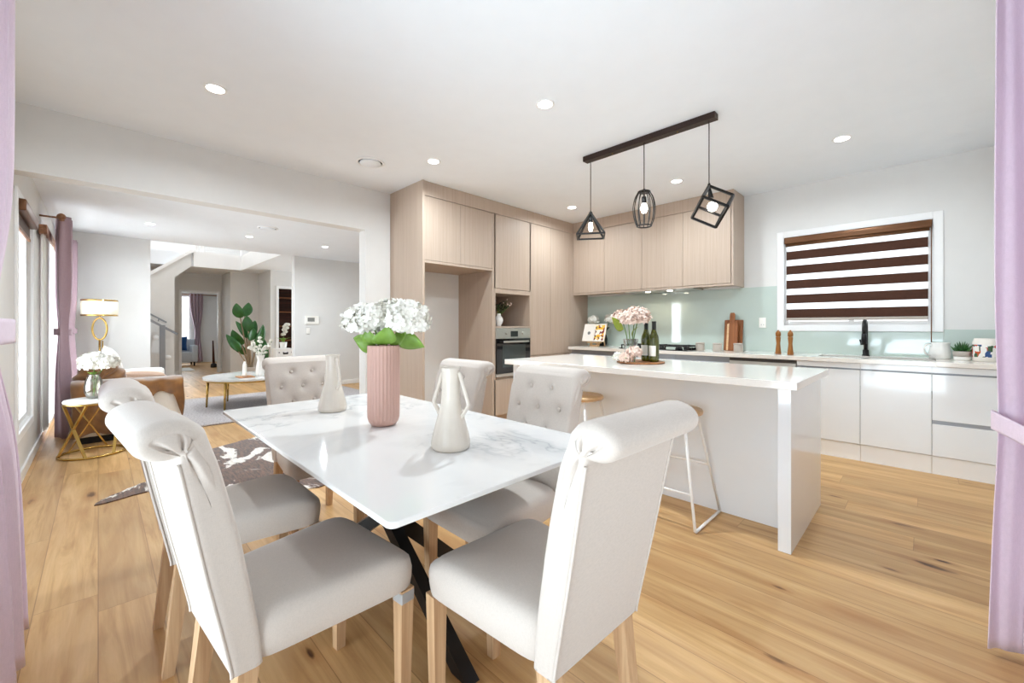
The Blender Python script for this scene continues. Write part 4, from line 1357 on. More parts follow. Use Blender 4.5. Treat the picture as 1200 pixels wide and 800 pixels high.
# dark vase with white blooms behind the cookbook
dv = (-3.36, 5.235, .9005)
t = thing('dark_vase', 'dark squat vase behind the open cookbook', 'vase', dv)
MB().lathe([(.05, 0), (.07, .03), (.075, .10), (.06, .16), (.045, .18), (.04, .18), (.05, .1), (0, .05)], seg=30).build('vase_body', 'black_metal', t)
for k, (c, lb) in enumerate((((-.125, -.04, .375), 'white hydrangea rising behind the plain page of the cookbook'), ((.135, -.0, .39), 'white hydrangea rising behind the food page of the cookbook'))):
    stem_thing('hydrangea_stem', lb, 'flower', dv, [(0, 0, .08), (c[0] * .35, c[1] * .3, .2), (c[0] * .9, c[1] * .9, c[2] - .03)], c, .08, 'petal_white', [((c[0] * .1, -.02, .2), (c[0] * .55, -.05, .27), .10), ((c[0] * .3, -.0, .2), (c[0] * 1.25, -.05, .27), .09)], 'leaf_black', 'white hydrangeas behind the cookbook', 40 + k, n=80, pet=.02)
# ================================================================ CURTAINS
def curtain_sheet(path_fn, z0, z1, nz=40, nu=90):
    P = []
    for i in range(nz + 1):
        z = z0 + (z1 - z0) * i / nz
        P.append([(*path_fn(k / nu, z), z) for k in range(nu + 1)])
    return MB().grid(P)

def bell(z, c, w):
    return math.exp(-((z - c) / w) ** 2)

def straight_curtain(x0, x1, y, n, amp, tie_z=None, pinch=.35, shift=0, flare=0.0, depth_shift=0, phase=0.0, zref=2.6):
    def fn(u, z):
        k = 0 if tie_z is None else bell(z, tie_z, .30)
        below = max(0, (tie_z or 0) - z)
        W = (x1 - x0) * (1 - pinch * k)
        c = (x0 + x1) / 2 + shift * k
        a = amp * (1 - .35 * k) * (1 + flare * below)
        ph = 2 * PI * n * u + phase + .5 * math.sin(z * 1.7 + u * 5)
        return c + (u - .5) * W + .012 * math.sin(ph * 2 + 1), y + depth_shift * k + a * math.sin(ph) + .25 * a * math.sin(2.3 * ph + z * .8) + flare * .05 * below
    return fn

# dining window curtain at the left edge of the picture
t = thing('window_curtain', 'lilac curtain with tieback hanging at the left wall beside the dining table', 'curtain', (0, 0, 0), 0, 'lilac dining room curtains')
fn = straight_curtain(-2.46, -1.80, -.262, 5, .042, 1.17, .25, .06, .28, -.018)
curtain_sheet(fn, .02, 2.675, 48, 150).build('fabric', 'lilac', t, solid=.003)
mb = MB()
xa, xb = -2.36, -1.84
ring = [(xa, -.262), (xa + .02, -.222), (xa + .12, -.205), ((xa + xb) / 2, -.20), (xb - .1, -.21), (xb, -.262), (xb - .1, -.325), ((xa + xb) / 2, -.335), (xa + .1, -.325), (xa + .02, -.30)]
mb.grid([[(x, y, z) for x, y in ring] for z in (1.125, 1.14, 1.19, 1.205)], closed_v=True)
mb.build('tieback', 'lilac', t, solid=.004)
MB().box(-2.5, -1.2, -.275, -.235, 2.676, 2.699, .003).build('curtain_track', 'trim', t)
# right wall curtain
t = thing('window_curtain', 'lilac linen curtain with tieback bunched at the right wall beside the kitchen', 'curtain', (0, 0, 0), 0, 'lilac dining room curtains')
base = catmull([(.170, 2.268), (.190, 2.292), (.215, 2.296), (.245, 2.318), (.285, 2.326), (.345, 2.345), (.375, 2.27), (.29, 2.22), (.37, 2.15), (.285, 2.09), (.37, 2.02), (.285, 1.96), (.37, 1.90), (.29, 1.84)], 8)
def fnr(u, z):
    q = u * (len(base) - 1); i = min(len(base) - 2, int(q)); f = q - i
    p = base[i].lerp(base[i + 1], f)
    k = bell(z, .84, .28)
    kk = bell(z, .84, .05)
    below = max(0, .84 - z)
    x = p.x + (.006 + .006 * k if u < .25 else 0) - .022 * below * (1 - u) + .002 * math.sin(z * 3 + u * 20)
    return x, p.y - .02 * k * (p.y - 2.1) + .006 * math.sin(z * 2.2 + u * 15)
curtain_sheet(fnr, .02, 2.675, 60, 150).build('fabric', 'lilac', t, solid=.003)
ring = [(.166, 2.255), (.168, 2.285), (.20, 2.325), (.30, 2.352), (.375, 2.352), (.392, 2.28), (.392, 2.0), (.37, 1.85), (.275, 1.85), (.268, 2.0), (.262, 2.18), (.21, 2.235)]
mb = MB()
mb.grid([[(x, y, z + .55 * max(.168 - x, -.12)) for x, y in ring] for z in (.815, .822, .872, .88)], closed_v=True)
mb.build('tieback', 'lilac', t, solid=.004)
MB().box(.29, .36, .2, 2.36, 2.676, 2.699, .003).build('curtain_track', 'trim', t)

# ================================================================ LOUNGE
yr = -.265
t = thing('curtain_rod', 'wooden rod with ball ends above the lounge window', 'curtain rod', (0, 0, 0))
mb = MB(); mb.tube([(-8.4, yr, 2.30), (-6.26, yr, 2.30)], .014, 12); mb.build('rod', 'rod_wood', t)
for x in (-6.23, -8.425):
    MB().ell((x, yr, 2.30), .036, .034, .034).build('finial', 'rod_wood', t)
for x in (-6.30, -8.35):
    mb = MB(); mb.tube([(x, yr, 2.30), (x, YL + .002, 2.30)], .010, 8); mb.cyl((x, yr, 2.27), .02, .05); mb.build('bracket', 'rod_wood', t)
for x0, x1, ph, lb in ((-6.78, -6.33, .3, 'dusky purple tied-back curtain at the near end of the lounge window'), (-8.33, -7.95, 1.2, 'dusky purple curtain at the far end of the lounge window, beside the lamp')):
    t = thing('window_curtain', lb, 'curtain', (0, 0, 0), 0, 'dusky purple lounge curtains')
    fn = straight_curtain(x0, x1, yr, 2.5, .055, 1.12, .14, 0, .04, 0, ph)
    curtain_sheet(fn, .015, 2.335, 40, 80).build('fabric', 'mauve', t, solid=.003)
    mb = MB(); c = (x0 + x1) / 2; w = (x1 - x0) * .38
    ring = [(c - w, yr), (c - w * .7, yr + .062), (c + w * .7, yr + .062), (c + w, yr), (c + w * .7, yr - .062), (c - w * .7, yr - .062)]
    mb.grid([[(x, y, z) for x, y in ring] for z in (1.09, 1.10, 1.15, 1.16)], closed_v=True); mb.build('tieback', 'mauve', t, solid=.004)
    for k in range(4):
        x = x0 + (x1 - x0) * (k + .5) / 4
        mb = MB(); mb.tube([(x, yr + .021 * math.cos(2 * PI * q / 16), 2.30 + .021 * math.sin(2 * PI * q / 16)) for q in range(16)], .004, 6, closed=True); mb.build('eyelet', 'bronze', t)
t = thing('sheer_curtain', 'white sheer curtain under a wooden headrail over the lounge window', 'sheer curtain', (0, 0, 0))
curtain_sheet(straight_curtain(-8.2, -6.05, -.378, 14, .016), .16, 2.09, 12, 180).build('fabric', 'sheer', t)
MB().box(-8.2, -6.03, -.405, -.35, 2.08, 2.17, .004).build('headrail', 'rod_wood', t)
t = thing('zebra_blind', 'rolled-up brown blind at the top of the narrow lounge window', 'blind', (0, 0, 0))
MB().box(-5.53, -4.65, YL - .012, YL + .05, 2.03, 2.115, .010, 3).build('headrail', 'bronze', t)
MB().box(-5.51, -4.67, YL - .006, YL + .0, 1.94, 2.03).build('solid_band', 'blind_brown', t)
MB().box(-5.51, -4.67, YL - .010, YL + .006, 1.915, 1.94, .003).build('bottom_rail', 'rod_wood', t)

# sofa, its side towards the dining table
def cushion_mb(w, h, d, n=18, power=3.0):
    P = []
    for side in (1, -1):
        for i in range(n + 1):
            row = []
            for j in range(n + 1):
                u = -1 + 2 * i / n; v = -1 + 2 * j / n
                e = max(0, (1 - abs(u) ** power)) * max(0, (1 - abs(v) ** power))
                pin = 1 - .06 * (1 - abs(u)) * abs(v) ** 3 - .0
                pin2 = 1 - .06 * (1 - abs(v)) * abs(u) ** 3
                row.append((u * w / 2 * pin2, side * d / 2 * e ** .5, v * h / 2 * pin))
            P.append(row)
    mb = MB()
    mb.grid(P[:n + 1]); mb.grid(P[n + 1:], flip=True)
    return mb
SX0_, SX1_, SYa, SYb = -7.75, -5.92, -.18, .66
t = thing('sofa', 'white fabric sofa seen from its arm end behind the gold side table', 'sofa', (0, 0, 0))
MB().box(SX0_ + .02, SX1_ - .02, SYa + .02, SYb - .03, .075, .34, .02, 3).build('base', 'sofa_white', t)
MB().box(SX0_ + .05, SX1_ - .05, SYa + .05, SYb - .06, .002, .074).build('plinth', 'black_metal', t)
for a, b in ((SX1_ - .20, SX1_), (SX0_, SX0_ + .20)):
    MB().box(a, b, SYa, SYb, .07, .605, .035, 4).build('arm', 'sofa_white', t)
MB().box(SX0_ + .2, SX1_ - .203, SYa, SYa + .16, .2, .615, .04, 4).build('backrest', 'sofa_white', t)
w = (SX1_ - SX0_ - .41) / 2
for k in range(2):
    MB().box(SX0_ + .205 + w * k, SX0_ + .205 + w * (k + 1) - .004, SYa + .205, SYb - .02, .342, .47, .035, 4).build('seat_cushion', 'sofa_white', t)
# throw over the arm
P = []
na = 46
for i in range(na + 1):
    v = i / na
    y = SYa - .012 + (SYb - SYa + .03) * v
    drop = .50 - .36 * max(0, min(1, (v - .42) / .28)) + .30 * max(0, (v - .90) / .10) + .02 * math.sin(v * 23)
    rip = .008 * math.sin(v * 30) + .006 * math.sin(v * 13 + 1)
    prof = [(SX1_ - .192, .618), (SX1_ - .18, .620), (SX1_ - .10, .624 + rip), (SX1_ - .03, .618), (SX1_ + .008, .60)]
    row = [(x, y, z) for x, z in prof]
    for q in range(1, 15):
        f = q / 14
        row.append((SX1_ + .012 + (rip + .008) * (1 + f) + .01 * f, y + .02 * math.sin(f * 4 + v * 6) * f, .60 - drop * f))
    P.append(row)
o = MB().grid(P).build('throw_blanket', 'velvet', solid=.008)
tag(o, 'rust brown velvet throw hanging over the sofa arm', 'throw blanket')
# velvet and pale cushions standing on the seat
def cushion(name, lab, mat, loc, w, h, d, rx, ry, rz, grp='sofa cushions'):
    o = cushion_mb(w, h, d).build(name, mat, loc=loc)
    o.rotation_euler = (math.radians(rx), math.radians(ry), math.radians(rz))
    return tag(o, lab, 'cushion', grp)
P = []
rowsx = [(0.0, .02), (.008, .45), (.025, .72), (.05, .90), (.08, 1.0), (.13, 1.0), (.18, .97), (.22, .90), (.245, .72), (.26, .4), (.265, .02)]
for dx_, sc_ in rowsx:
    row = []
    for k in range(41):
        a = PI * k / 40
        f = (1 + .05 * math.sin(k * .9 + dx_ * 14) + .04 * math.sin(k * .47 + 2)) * sc_
        row.append((-6.06 - dx_ + .012 * math.sin(k * .5), .02 - .195 * math.cos(a) * f, .632 + .165 * max(0, math.sin(a)) ** .75 * f))
    P.append(row)
o = MB().grid(P).build('throw_blanket', 'velvet')
tag(o, 'rust brown velvet throw bunched in folds over the corner of the sofa back', 'throw blanket')
cushion('sofa_cushion', 'white cushion at the back of the sofa above the blush one', 'white_cloth', (-7.05, .13, .72), .42, .42, .14, 14, 6, 8)
cushion('sofa_cushion', 'blush pink cushion lying beside the white cushion on the sofa', 'blush_cloth', (-6.80, .42, .56), .42, .26, .13, 70, 4, 70)
# gold side table
t = thing('side_table', 'gold hourglass side table with round white top beside the sofa', 'side table', (-5.49, -.03, 0))
MB().lathe([(.19, .485), (.20, .488), (.20, .505), (.195, .510), (0, .511)], seg=44).build('table_top', 'white_ceramic', t)
mb = MB(); mb.tube([(.19 * math.cos(2 * PI * k / 40), .19 * math.sin(2 * PI * k / 40), .476) for k in range(40)], .0085, 8, closed=True); mb.build('top_ring', 'gold', t)
mb = MB(); mb.tube([(.225 * math.cos(2 * PI * k / 44), .225 * math.sin(2 * PI * k / 44), .011) for k in range(44)], .0105, 8, closed=True); mb.build('base_ring', 'gold', t)
for k in range(3):
    for sgn in (-1, 1):
        c_ = 2 * PI / 3 * k - .85; a = c_ - sgn * .62; b = c_ + sgn * .62
        mb = MB(); mb.beam((.19 * math.cos(a), .19 * math.sin(a), .47), (.225 * math.cos(b), .225 * math.sin(b), .016), .022, .010); mb.build('leg', 'gold', t)
gv = (-5.49, -.03, .5115)
t = thing('glass_vase', 'round-bellied glass vase on the gold side table', 'vase', gv)
MB().lathe([(.030, 0), (.045, .008), (.064, .06), (.068, .11), (.058, .17), (.040, .21), (.044, .225), (.041, .225), (.037, .21), (.055, .17), (.064, .11), (.06, .06), (.042, .012), (0, .01)], seg=36).build('vase_body', 'vase_glass', t)
for k, (c, R, lb) in enumerate((((-.01, .005, .335), .105, 'large white hydrangea in the glass vase on the curtain side'), ((.02, .085, .325), .082, 'white hydrangea in the glass vase on the dining side'))):
    stem_thing('hydrangea_stem', lb, 'flower', gv, [(0, 0, .02), (c[0] * .3, c[1] * .3, .2), (c[0] * .9, c[1] * .9, c[2] - .03)], c, R, 'petal_white', [((0, 0, .22), (.06 - .02 * k, -.03 + .07 * k, .245), .07)], 'leaf_light', 'white hydrangeas on the side table', 60 + k, n=100, pet=.028)
# lamp
t = thing('table_lamp', 'gold ring lamp with white drum shade behind the sofa', 'lamp', (-8.12, .015, 0))
MB().lathe([(.15, 0), (.16, .008), (.15, .02), (.03, .03), (.016, .04)], seg=36).build('base', 'gold', t)
mb = MB(); mb.tube([(0, 0, .03), (0, 0, .99)], .012, 10); mb.tube([(0, .03, .03), (0, .03, .985)], .008, 8); mb.build('stem', 'gold', t)
mb = MB(); mb.tube([(.03 * math.cos(2 * PI * k / 40), .072 * math.cos(2 * PI * k / 40), 1.15 + .150 * math.sin(2 * PI * k / 40)) for k in range(40)], .0115, 10, closed=True); mb.build('ring', 'gold', t)
mb = MB(); mb.tube([(0, 0, 1.29), (0, 0, 1.42)], .008, 8); mb.build('lamp_holder', 'gold', t)
MB().lathe([(.185, 1.345), (.185, 1.535), (.181, 1.535), (.181, 1.345)], seg=48).build('lamp_shade', 'lamp_shade', t)
for zz in (1.337, 1.543):
    MB().lathe([(.180, zz - .010), (.1885, zz - .010), (.1885, zz + .010), (.180, zz + .010)], seg=48).build('shade_trim', 'gold', t)
MB().ell((0, 0, 1.45), .035, .035, .045).build('bulb', 'bulb_glow', t)
l = bpy.data.lights.new('lamp_bulb', 'POINT'); l.energy = 14; l.color = (1, .9, .75); l.shadow_soft_size = .05
lo = bpy.data.objects.new('lamp_bulb', l); COL.objects.link(lo); lo.parent = t; lo.location = (0, 0, 1.50)
# coffee table on its rug
cx, cy = -7.2, 1.62
o = MB().box(-8.35, -6.02, .74, 3.4, .001, .022, .008).build('lounge_rug', 'shag')
tag(o, 'grey shaggy rug under the coffee table', 'rug')
t = thing('coffee_table', 'white oval coffee table on slim gold legs in the lounge', 'coffee table', (cx, cy, .022))
poly = [(.62 * math.cos(2 * PI * k / 56), .58 * math.sin(2 * PI * k / 56)) for k in range(56)]
MB().prism(poly, .405, .432).build('table_top', 'marble', t)
poly2 = [(.585 * math.cos(2 * PI * k / 56), .545 * math.sin(2 * PI * k / 56)) for k in range(56)]
MB().prism(poly2, .378, .404).build('apron', 'gold', t)
for dx, dy in ((.43, -.40), (-.10, -.52), (-.47, -.20), (.45, .35), (-.2, .48)):
    mb = MB(); mb.tube([(dx, dy, 0), (dx * .97, dy * .97, .38)], [.012, .017], 10); mb.build('leg', 'gold', t)
zt_ = .4545
t = thing('trinket_tray', 'thin brown tray under the candle on the coffee table', 'tray', (-6.95, 1.50, zt_))
MB().box(-.13, .13, -.10, .10, 0, .012, .004).build('tray_body', 'tray_wood', t)
t = thing('pillar_candle', 'slim white candle on the coffee table beside the white vase', 'candle', (-6.97, 1.50, zt_ + .0125))
MB().lathe([(.034, 0), (.034, .02), (.027, .03), (.025, .17), (.016, .185), (.015, .21), (0, .212)], seg=24).build('candle_body', 'candle_wax', t)
mb = MB(); mb.tube([(0, 0, .21), (.001, 0, .225)], .0015, 6); mb.build('wick', 'black_metal', t)
bv = (-6.93, 1.69, zt_)
t = thing('ceramic_vase', 'tall white wavy vase on the coffee table', 'vase', bv)
MB().lathe([(.050, 0), (.058, .01), (.062, .06), (.055, .14), (.040, .21), (.038, .24), (.055, .30), (.062, .31), (.05, .31), (.033, .24), (.03, .2), (0, .19)], seg=48, rf=lambda r, z, a: r * (1 + .07 * math.sin(a * 8))).build('vase_body', 'white_ceramic', t)
t = thing('orchid_spray', 'spray of small white blossoms in the wavy vase', 'flowers', bv)
ms, mf = MB(), MB()
r = random.Random(9)
for k in range(5):
    a = 1.25 * k + .4
    tip = (.12 * math.cos(a), .17 * math.sin(a), .45 + .08 * (k % 3))
    pts = catmull([(0, 0, .22), (tip[0] * .4, tip[1] * .4, .36), tip], 6)
    ms.tube(pts, .003, 6)
    for q in range(6):
        p = pts[int(len(pts) * (.45 + .55 * q / 6)) if int(len(pts) * (.45 + .55 * q / 6)) < len(pts) else -1]
        bloom_mb(mf, p + Vector((r.uniform(-.02, .02), r.uniform(-.02, .02), r.uniform(-.01, .02))), .018, 9, .022, .8, q + 10 * k)
ms.build('stems', 'stem_green', t); mf.build('blossoms', 'petal_white', t)
# cowhide
hp = [(-3.86, -.02), (-3.97, .03), (-4.10, .16), (-4.25, .33), (-4.5, .45), (-4.78, .62), (-4.93, .92), (-5.05, 1.25), (-4.9, 1.5), (-4.55, 1.62), (-4.1, 1.60), (-3.75, 1.78), (-3.3, 1.9), (-3.08, 1.75), (-3.2, 1.45), (-3.15, 1.15), (-3.28, .88), (-3.42, .74), (-3.62, .66), (-3.85, .42), (-3.92, .22)]
hp2 = [tuple(q) for q in catmull(hp + [hp[0]], 5)][:-1]
rr = random.Random(3)
hp2 = [(x + rr.uniform(-.012, .012), y + rr.uniform(-.012, .012)) for x, y in hp2]
o = MB().prism(hp2, .001, .008).build('cowhide_rug', 'cowhide')
tag(o, 'brown and white cowhide on the oak floor between the table and lounge', 'rug')
# thermostat and switch
t = thing('thermostat', 'white air-conditioner control panel with grey screen on the lounge wall', 'thermostat', (-8.449, 2.94, 1.31))
MB().box(-.001, .022, -.13, .13, -.08, .08, .004).build('case', 'plastic_white', t)
MB().box(.0221, .024, -.085, .045, -.03, .045, .001).build('screen', 'screen_grey', t)
t = thing('wall_switch', 'small white light switch below the control panel', 'switch', (-8.449, 2.87, 1.10))
MB().box(-.001, .010, -.035, .035, -.058, .058, .003).build('face_plate', 'plastic_white', t)
MB().box(.0101, .015, -.012, .012, -.02, .02, .001).build('rocker', 'plastic_white', t)

# ================================================================ HALL AND FRONT ROOM
t = thing('stair_railing', 'grey metal handrail with square post on the stair in the hall', 'stair railing', (-11.30, .95, 0))
MB().box(-.045, .045, -.045, .045, 0, 1.22, .004).build('post', 'rail_grey', t)
mb = MB(); mb.beam((0, -.42, 1.47), (0, .25, 1.02), .05, .045); mb.build('handrail', 'rail_grey', t)
mb = MB(); mb.beam((-.12, -.42, 1.60), (-.12, .08, 1.27), .03, .03); mb.tube([(-.12, -.05, 1.345), (-.195, -.05, 1.30)], .01, 6); mb.build('wall_rail', 'rail_grey', t)
MB().box(-.006, .006, -.40, -.046, .18, 1.36).build('glass_panel', 'glass', t)
t = thing('stair_treads', 'grey bottom steps of the staircase beside the metal post', 'stair', (-11.30, .60, 0))
for k in range(3):
    MB().box(-.19, -.06, -.95, .30 - .26 * k, .175 * k + .001, .175 * (k + 1)).build('step', 'grey_cloth', t)
for (y, z), lb in zip(((.86, .95), (1.06, .52)), ('small round light glowing higher on the stair wall', 'small round light glowing low on the stair wall')):
    t = thing('step_light', lb, 'wall light', (-11.495, y, z), 0, 'stair wall lights')
    mb = MB(); mb.lathe([(.05, 0), (.052, .006), (.045, .012)], seg=20); o = mb.build('light_ring', 'trim', t); o.rotation_euler.y = PI / 2
    o = MB().lathe([(0, .012), (.044, .0115)], seg=20).build('light_lens', 'lamp_glow', t); o.rotation_euler.y = PI / 2
t = thing('upstairs_light', 'small bright lamp on the wall above the sloping stair edge', 'wall light', (-12.995, 1.50, 2.99))
o = MB().lathe([(.035, 0), (.038, .012), (.03, .028), (0, .032)], seg=20).build('light_lens', 'lamp_glow', t); o.rotation_euler.y = PI / 2
t = thing('upstairs_balustrade', 'white posts and glass of the balustrade above the hall', 'balustrade', (-11.56, 0, ZL + .30))
for y in (1.56, 1.66, 2.40):
    MB().box(-.03, .03, y - .025, y + .025, .04, 1.0, .003).build('post', 'trim', t)
MB().box(-.006, .006, 1.70, 2.37, .08, .95).build('glass_panel', 'glass', t)
MB().box(-.035, .035, 1.52, 2.43, 1.0, 1.05, .004).build('top_rail', 'trim', t)
# big-leafed plant
pp = (-10.4, 2.36, 0)
t = thing('strelitzia_plant', 'tall potted plant with big dark paddle leaves in the hall', 'pot plant', pp)
MB().lathe([(.12, 0), (.14, .01), (.165, .30), (.16, .31), (.145, .30), (.14, .26), (0, .26)], seg=32).build('pot', 'clay', t)
MB().lathe([(0, .262), (.139, .262)], seg=24).build('soil', 'soil', t)
LV = [((283, 373), (278, 356)), ((291, 371), (296, 354)), ((291, 396), (280, 376)), ((292, 388), (291, 370)), ((297, 397), (303, 375)), ((301, 407), (310, 380)), ((281, 411), (267, 391)), ((291, 416), (278, 395)), ((309, 432), (314, 398)), ((294, 399), (298, 384)), ((304, 412), (311, 388)), ((286, 404), (275, 386))]
k = 0
for (bx, by), (tx, ty) in LV:
    k += 1
    f = lambda x, y: (.14 * math.sin(k * 2.1), (x - 297) * .0162, 1.18 + (382.7 - y) * .0186)
    p0 = f(bx, by); p1 = f(tx, ty)
    mb = MB(); mb.tube(catmull([(p0[0] * .2, p0[1] * .15, .26), (p0[0] * .6, p0[1] * .6, .26 + (p0[2] - .26) * .55), p0], 5), [.016] * 5 + [.012] * 6, 8); st = mb.build('stalk', 'stalk_tan', t)
    leaf_mb(MB(), p0, (p1[0] + .06 * math.cos(k), p1[1], p1[2]), .21, .08, .25, 12, (.35 * math.sin(k * 1.7), .9, .1 * math.cos(k)), .75).build('leaf', 'leaf_dark', st, solid=.002)
# console with orchid
t = thing('hall_console', 'white patterned console cabinet in the hall by the dark shelves', 'cabinet', (-9.72, 2.79, 0))
MB().box(-.19, .19, -.17, .17, .10, .72, .008).build('body', 'trim', t)
for sx in (-.15, .15):
    for sy in (-.13, .13):
        MB().lathe([(.014, 0), (.02, .1)], (sx, sy, 0), 10).build('leg', 'gold', t)
mb = MB()
for i in range(4):
    for j in range(5):
        mb.lathe([(0, .002), (.014, .001), (.016, 0)], (0, 0, 0), 8)
        for q in range(24):
            x, y, z = mb.v[-24 + q]
            mb.v[-24 + q] = (.190 + z, -.12 + .08 * i + x, .2 + .11 * j + y)
mb.build('dot_pattern', 'beads', t)
MB().box(.1901, .196, -.05, .05, .60, .635, .002).build('handle', 'black_metal', t)
ov_ = (-9.72, 2.80, .721)
t = thing('orchid_pot', 'white orchid with arching stems in a white pot on the hall console', 'orchid', ov_)
MB().lathe([(.05, 0), (.06, .01), (.075, .13), (.07, .13), (.06, .1), (0, .1)], seg=28).build('pot', 'white_ceramic', t)
for a in (0, 1.3, 2.9, 4.2, 5.3):
    leaf_mb(MB(), (0, 0, .11), (.16 * math.cos(a), .16 * math.sin(a), .22), .06, .2).build('leaf', 'leaf_light', t, solid=.001)
ms, mf = MB(), MB()
for a in (.6, 2.4):
    pts = catmull([(0, 0, .11), (.02 * math.cos(a), .03 * math.sin(a), .35), (.08 * math.cos(a), .09 * math.sin(a), .50)], 8)
    ms.tube(pts, .004, 6)
    for q in range(6):
        bloom_mb(mf, pts[-1 - q * 2] + Vector((.02, .015 * (-1) ** q, .0)), .03, 9, .035, .8, q)
ms.build('stems', 'stem_green', t); mf.build('blossoms', 'petal_white', t)
# dark shelving seen through the doorway
t = thing('timber_shelving', 'dark red timber shelving seen through the narrow hall doorway', 'shelving', (-11.62, 3.45, 0))
MB().box(-.17, -.15, -.42, .48, 0, 2.4).build('back_panel', 'dark_wood', t)
for y in (-.42, .46):
    MB().box(-.15, .15, y, y + .02, 0, 2.4).build('side_panel', 'dark_wood', t)
for k in range(7):
    MB().box(-.149, .15, -.399, .459, .10 + .36 * k, .125 + .36 * k).build('shelf', 'rack_wood', t)
# front room
t = thing('curtain_rod', 'wooden rod over the bright window in the front room', 'curtain rod', (0, 0, 0))
mb = MB(); mb.tube([(-16.85, .9, 2.22), (-16.85, 2.95, 2.22)], .016, 8); mb.build('rod', 'rod_wood', t)
t = thing('window_curtain', 'purple curtain gathered beside the bright window in the front room', 'curtain', (0, 0, 0))
def fn(u, z):
    k = bell(z, .95, .6)
    W = .36 * (1 - .62 * k); c = 2.27 + .03 * k
    return -16.85 + .04 * math.sin(2 * PI * 4 * u), c + (u - .5) * W
curtain_sheet(fn, .03, 2.26, 24, 60).build('fabric', 'mauve', t, solid=.003)
t = thing('armchair', 'pale grey armchair under the front room window', 'armchair', (-15.95, 1.72, 0))
MB().box(-.36, .36, -.40, .40, .12, .42, .03, 3).build('seat', 'grey_cloth', t)
MB().box(-.38, -.20, -.42, .42, .121, .80, .04, 3).build('backrest', 'grey_cloth', t)
for y in (-.42, .28):
    MB().box(-.30, .38, y, y + .14, .121, .62, .03, 3).build('arm', 'grey_cloth', t)
for sx in (-.3, .3):
    for sy in (-.34, .34):
        MB().lathe([(.018, 0), (.026, .12)], (sx, sy, 0), 10).build('leg', 'black_metal', t)
o = cushion_mb(.42, .42, .14).build('armchair_cushion', 'blue_cloth', loc=(-15.78, 1.69, .67)); o.rotation_euler = (math.radians(8), 0, math.radians(90))
tag(o, 'deep blue cushion on the grey armchair', 'cushion')
t = thing('side_stool', 'small light wooden stool in front of the grey armchair', 'stool', (-15.1, 1.45, 0))
MB().lathe([(.17, .41), (.18, .42), (.18, .445), (0, .45)], seg=28).build('seat', 'seat_wood', t)
for k in range(3):
    a = 2.1 * k + .3
    mb = MB(); mb.tube([(.17 * math.cos(a), .17 * math.sin(a), 0), (.11 * math.cos(a), .11 * math.sin(a), .415)], .016, 8); mb.build('leg', 'seat_wood', t)
o = MB().box(-14.9, -13.9, 1.0, 1.85, .001, .015, .005).build('front_room_rug', 'white_cloth'); tag(o, 'white fluffy mat on the front room floor', 'rug')
t = thing('umbrella_stand', 'slim dark pole standing by the front room doorway', 'stand', (-14.6, 2.37, 0))
MB().lathe([(.07, 0), (.08, .02), (.07, .10), (.05, .12)], seg=20).build('base', 'black_metal', t)
mb = MB(); mb.tube([(0, 0, .1), (0, -.02, .78)], [.035, .018], 10); mb.build('pole', 'dark_wood', t)
# ================================================================ LIGHT AND CAMERA
def area(name, loc, rot, sx, sy, energy, color=(1, 1, 1), spread=180):
    l = bpy.data.lights.new(name, 'AREA'); l.shape = 'RECTANGLE'; l.size = sx; l.size_y = sy; l.energy = energy; l.color = color; l.spread = math.radians(spread)
    o = bpy.data.objects.new(name, l); COL.objects.link(o); o.location = loc; o.rotation_euler = rot
    return o
DAY = (.74, .89, 1.0)
DAY2 = (.84, .935, 1.0)
UP = math.radians(25)
area('daylight_dining_left', (-.9, YL - 5.0, 1.9), (PI / 2, 0, 0), 6.0, 3.8, 42, DAY)
area('ceiling_fill_left', (-.92, YL - 1.3, .45), (PI / 2 + math.radians(56), 0, 0), 3.0, 1.6, 70, DAY)  # added light outside, aimed upward to brighten the dining ceiling
area('daylight_dining_right', (XR + 1.3, 1.0, .45), (PI / 2 + UP, 0, PI / 2), 3.2, 2.0, 9, DAY)
area('daylight_kitchen', (-.53, YB + .6, 1.6), (PI / 2, 0, PI), 1.4, 1.2, 14, DAY)
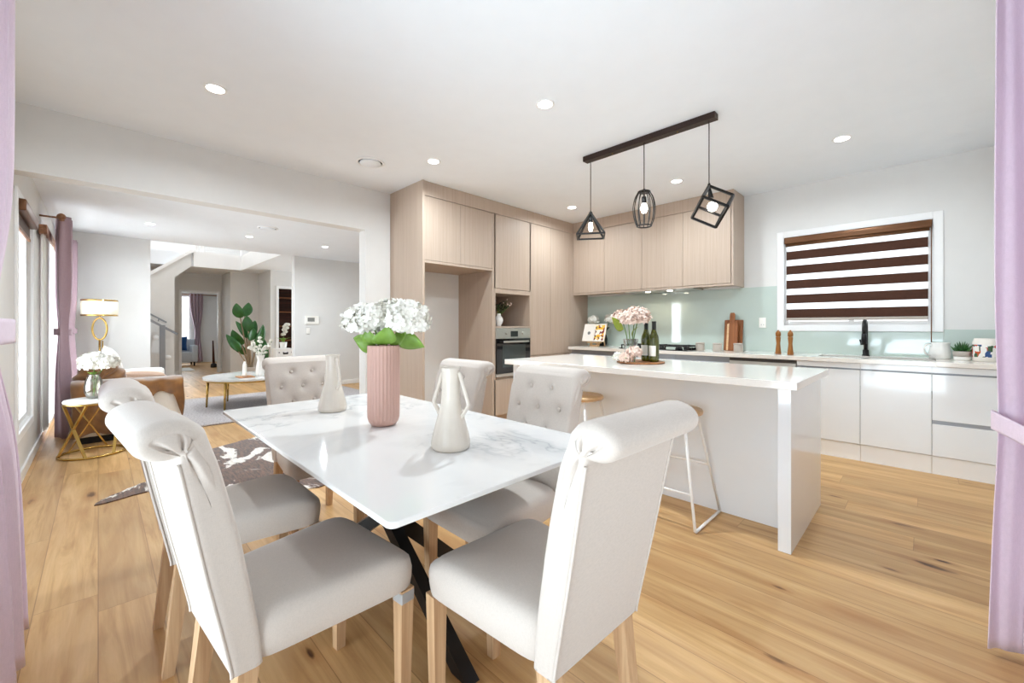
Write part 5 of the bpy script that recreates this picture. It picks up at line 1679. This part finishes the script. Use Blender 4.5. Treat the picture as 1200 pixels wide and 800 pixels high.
area('daylight_lounge', (-7.3, YL - .9, 1.0), (PI / 2 + UP, 0, 0), 2.0, 2.0, 62, DAY2)
area('daylight_lounge_narrow', (-5.1, YL - .7, 1.1), (PI / 2 + UP, 0, 0), 1.2, 1.7, 36, DAY2)
area('daylight_front_room', (-17.8, 1.5, 1.2), (PI / 2 + .2, 0, -PI / 2), 1.4, 1.9, 60, DAY2)
area('void_fill_light', (-10.8, 1.3, 5.15), (0, 0, 0), 2.5, 2.0, 36, (.95, .98, 1))  # added unseen light over the stair void, brightens the stair and hall
area('hall_fill_light', (-9.85, 6.2, 1.2), (PI / 2 + .15, 0, PI), 2.2, 2.2, 60, DAY2)  # added light behind the extra opening, lifts the dim hall
w = bpy.data.worlds.new('sky'); sc.world = w; w.use_nodes = True
nt = w.node_tree; bg = nt.nodes['Background']
tc = nt.nodes.new('ShaderNodeTexCoord'); sp = nt.nodes.new('ShaderNodeSeparateXYZ'); nt.links.new(tc.outputs['Generated'], sp.inputs[0])
rp = ramp(nt, math_n(nt, 'MULTIPLY_ADD', sp.outputs[2], .5), [(.3, (.86, .88, .86)), (.55, (.97, .98, 1.0)), (1, (.75, .86, 1.0))])
nt.nodes[-2].inputs[2].default_value = .5
nt.links.new(rp, bg.inputs[0]); bg.inputs[1].default_value = .6

cam = bpy.data.cameras.new('camera'); cam.sensor_width = 36; cam.lens = 36 * 485 / 1200; cam.shift_y = -(400 - 382.7) / 1200
cam.clip_start = .02; cam.clip_end = 100
co = bpy.data.objects.new('camera', cam); COL.objects.link(co)
co.location = (0, 0, 1.18); co.rotation_euler = (PI / 2, 0, PI / 4)
sc.camera = co
sc.view_settings.view_transform = 'Standard'; sc.view_settings.look = 'None'; sc.view_settings.gamma = 1; sc.view_settings.use_curve_mapping = False
sc.view_settings.exposure = 1.28
sc.cycles.max_bounces = 10; sc.cycles.diffuse_bounces = 6; sc.cycles.transparent_max_bounces = 12
sc.cycles.sample_clamp_indirect = 6; sc.cycles.caustics_reflective = False; sc.cycles.caustics_refractive = False
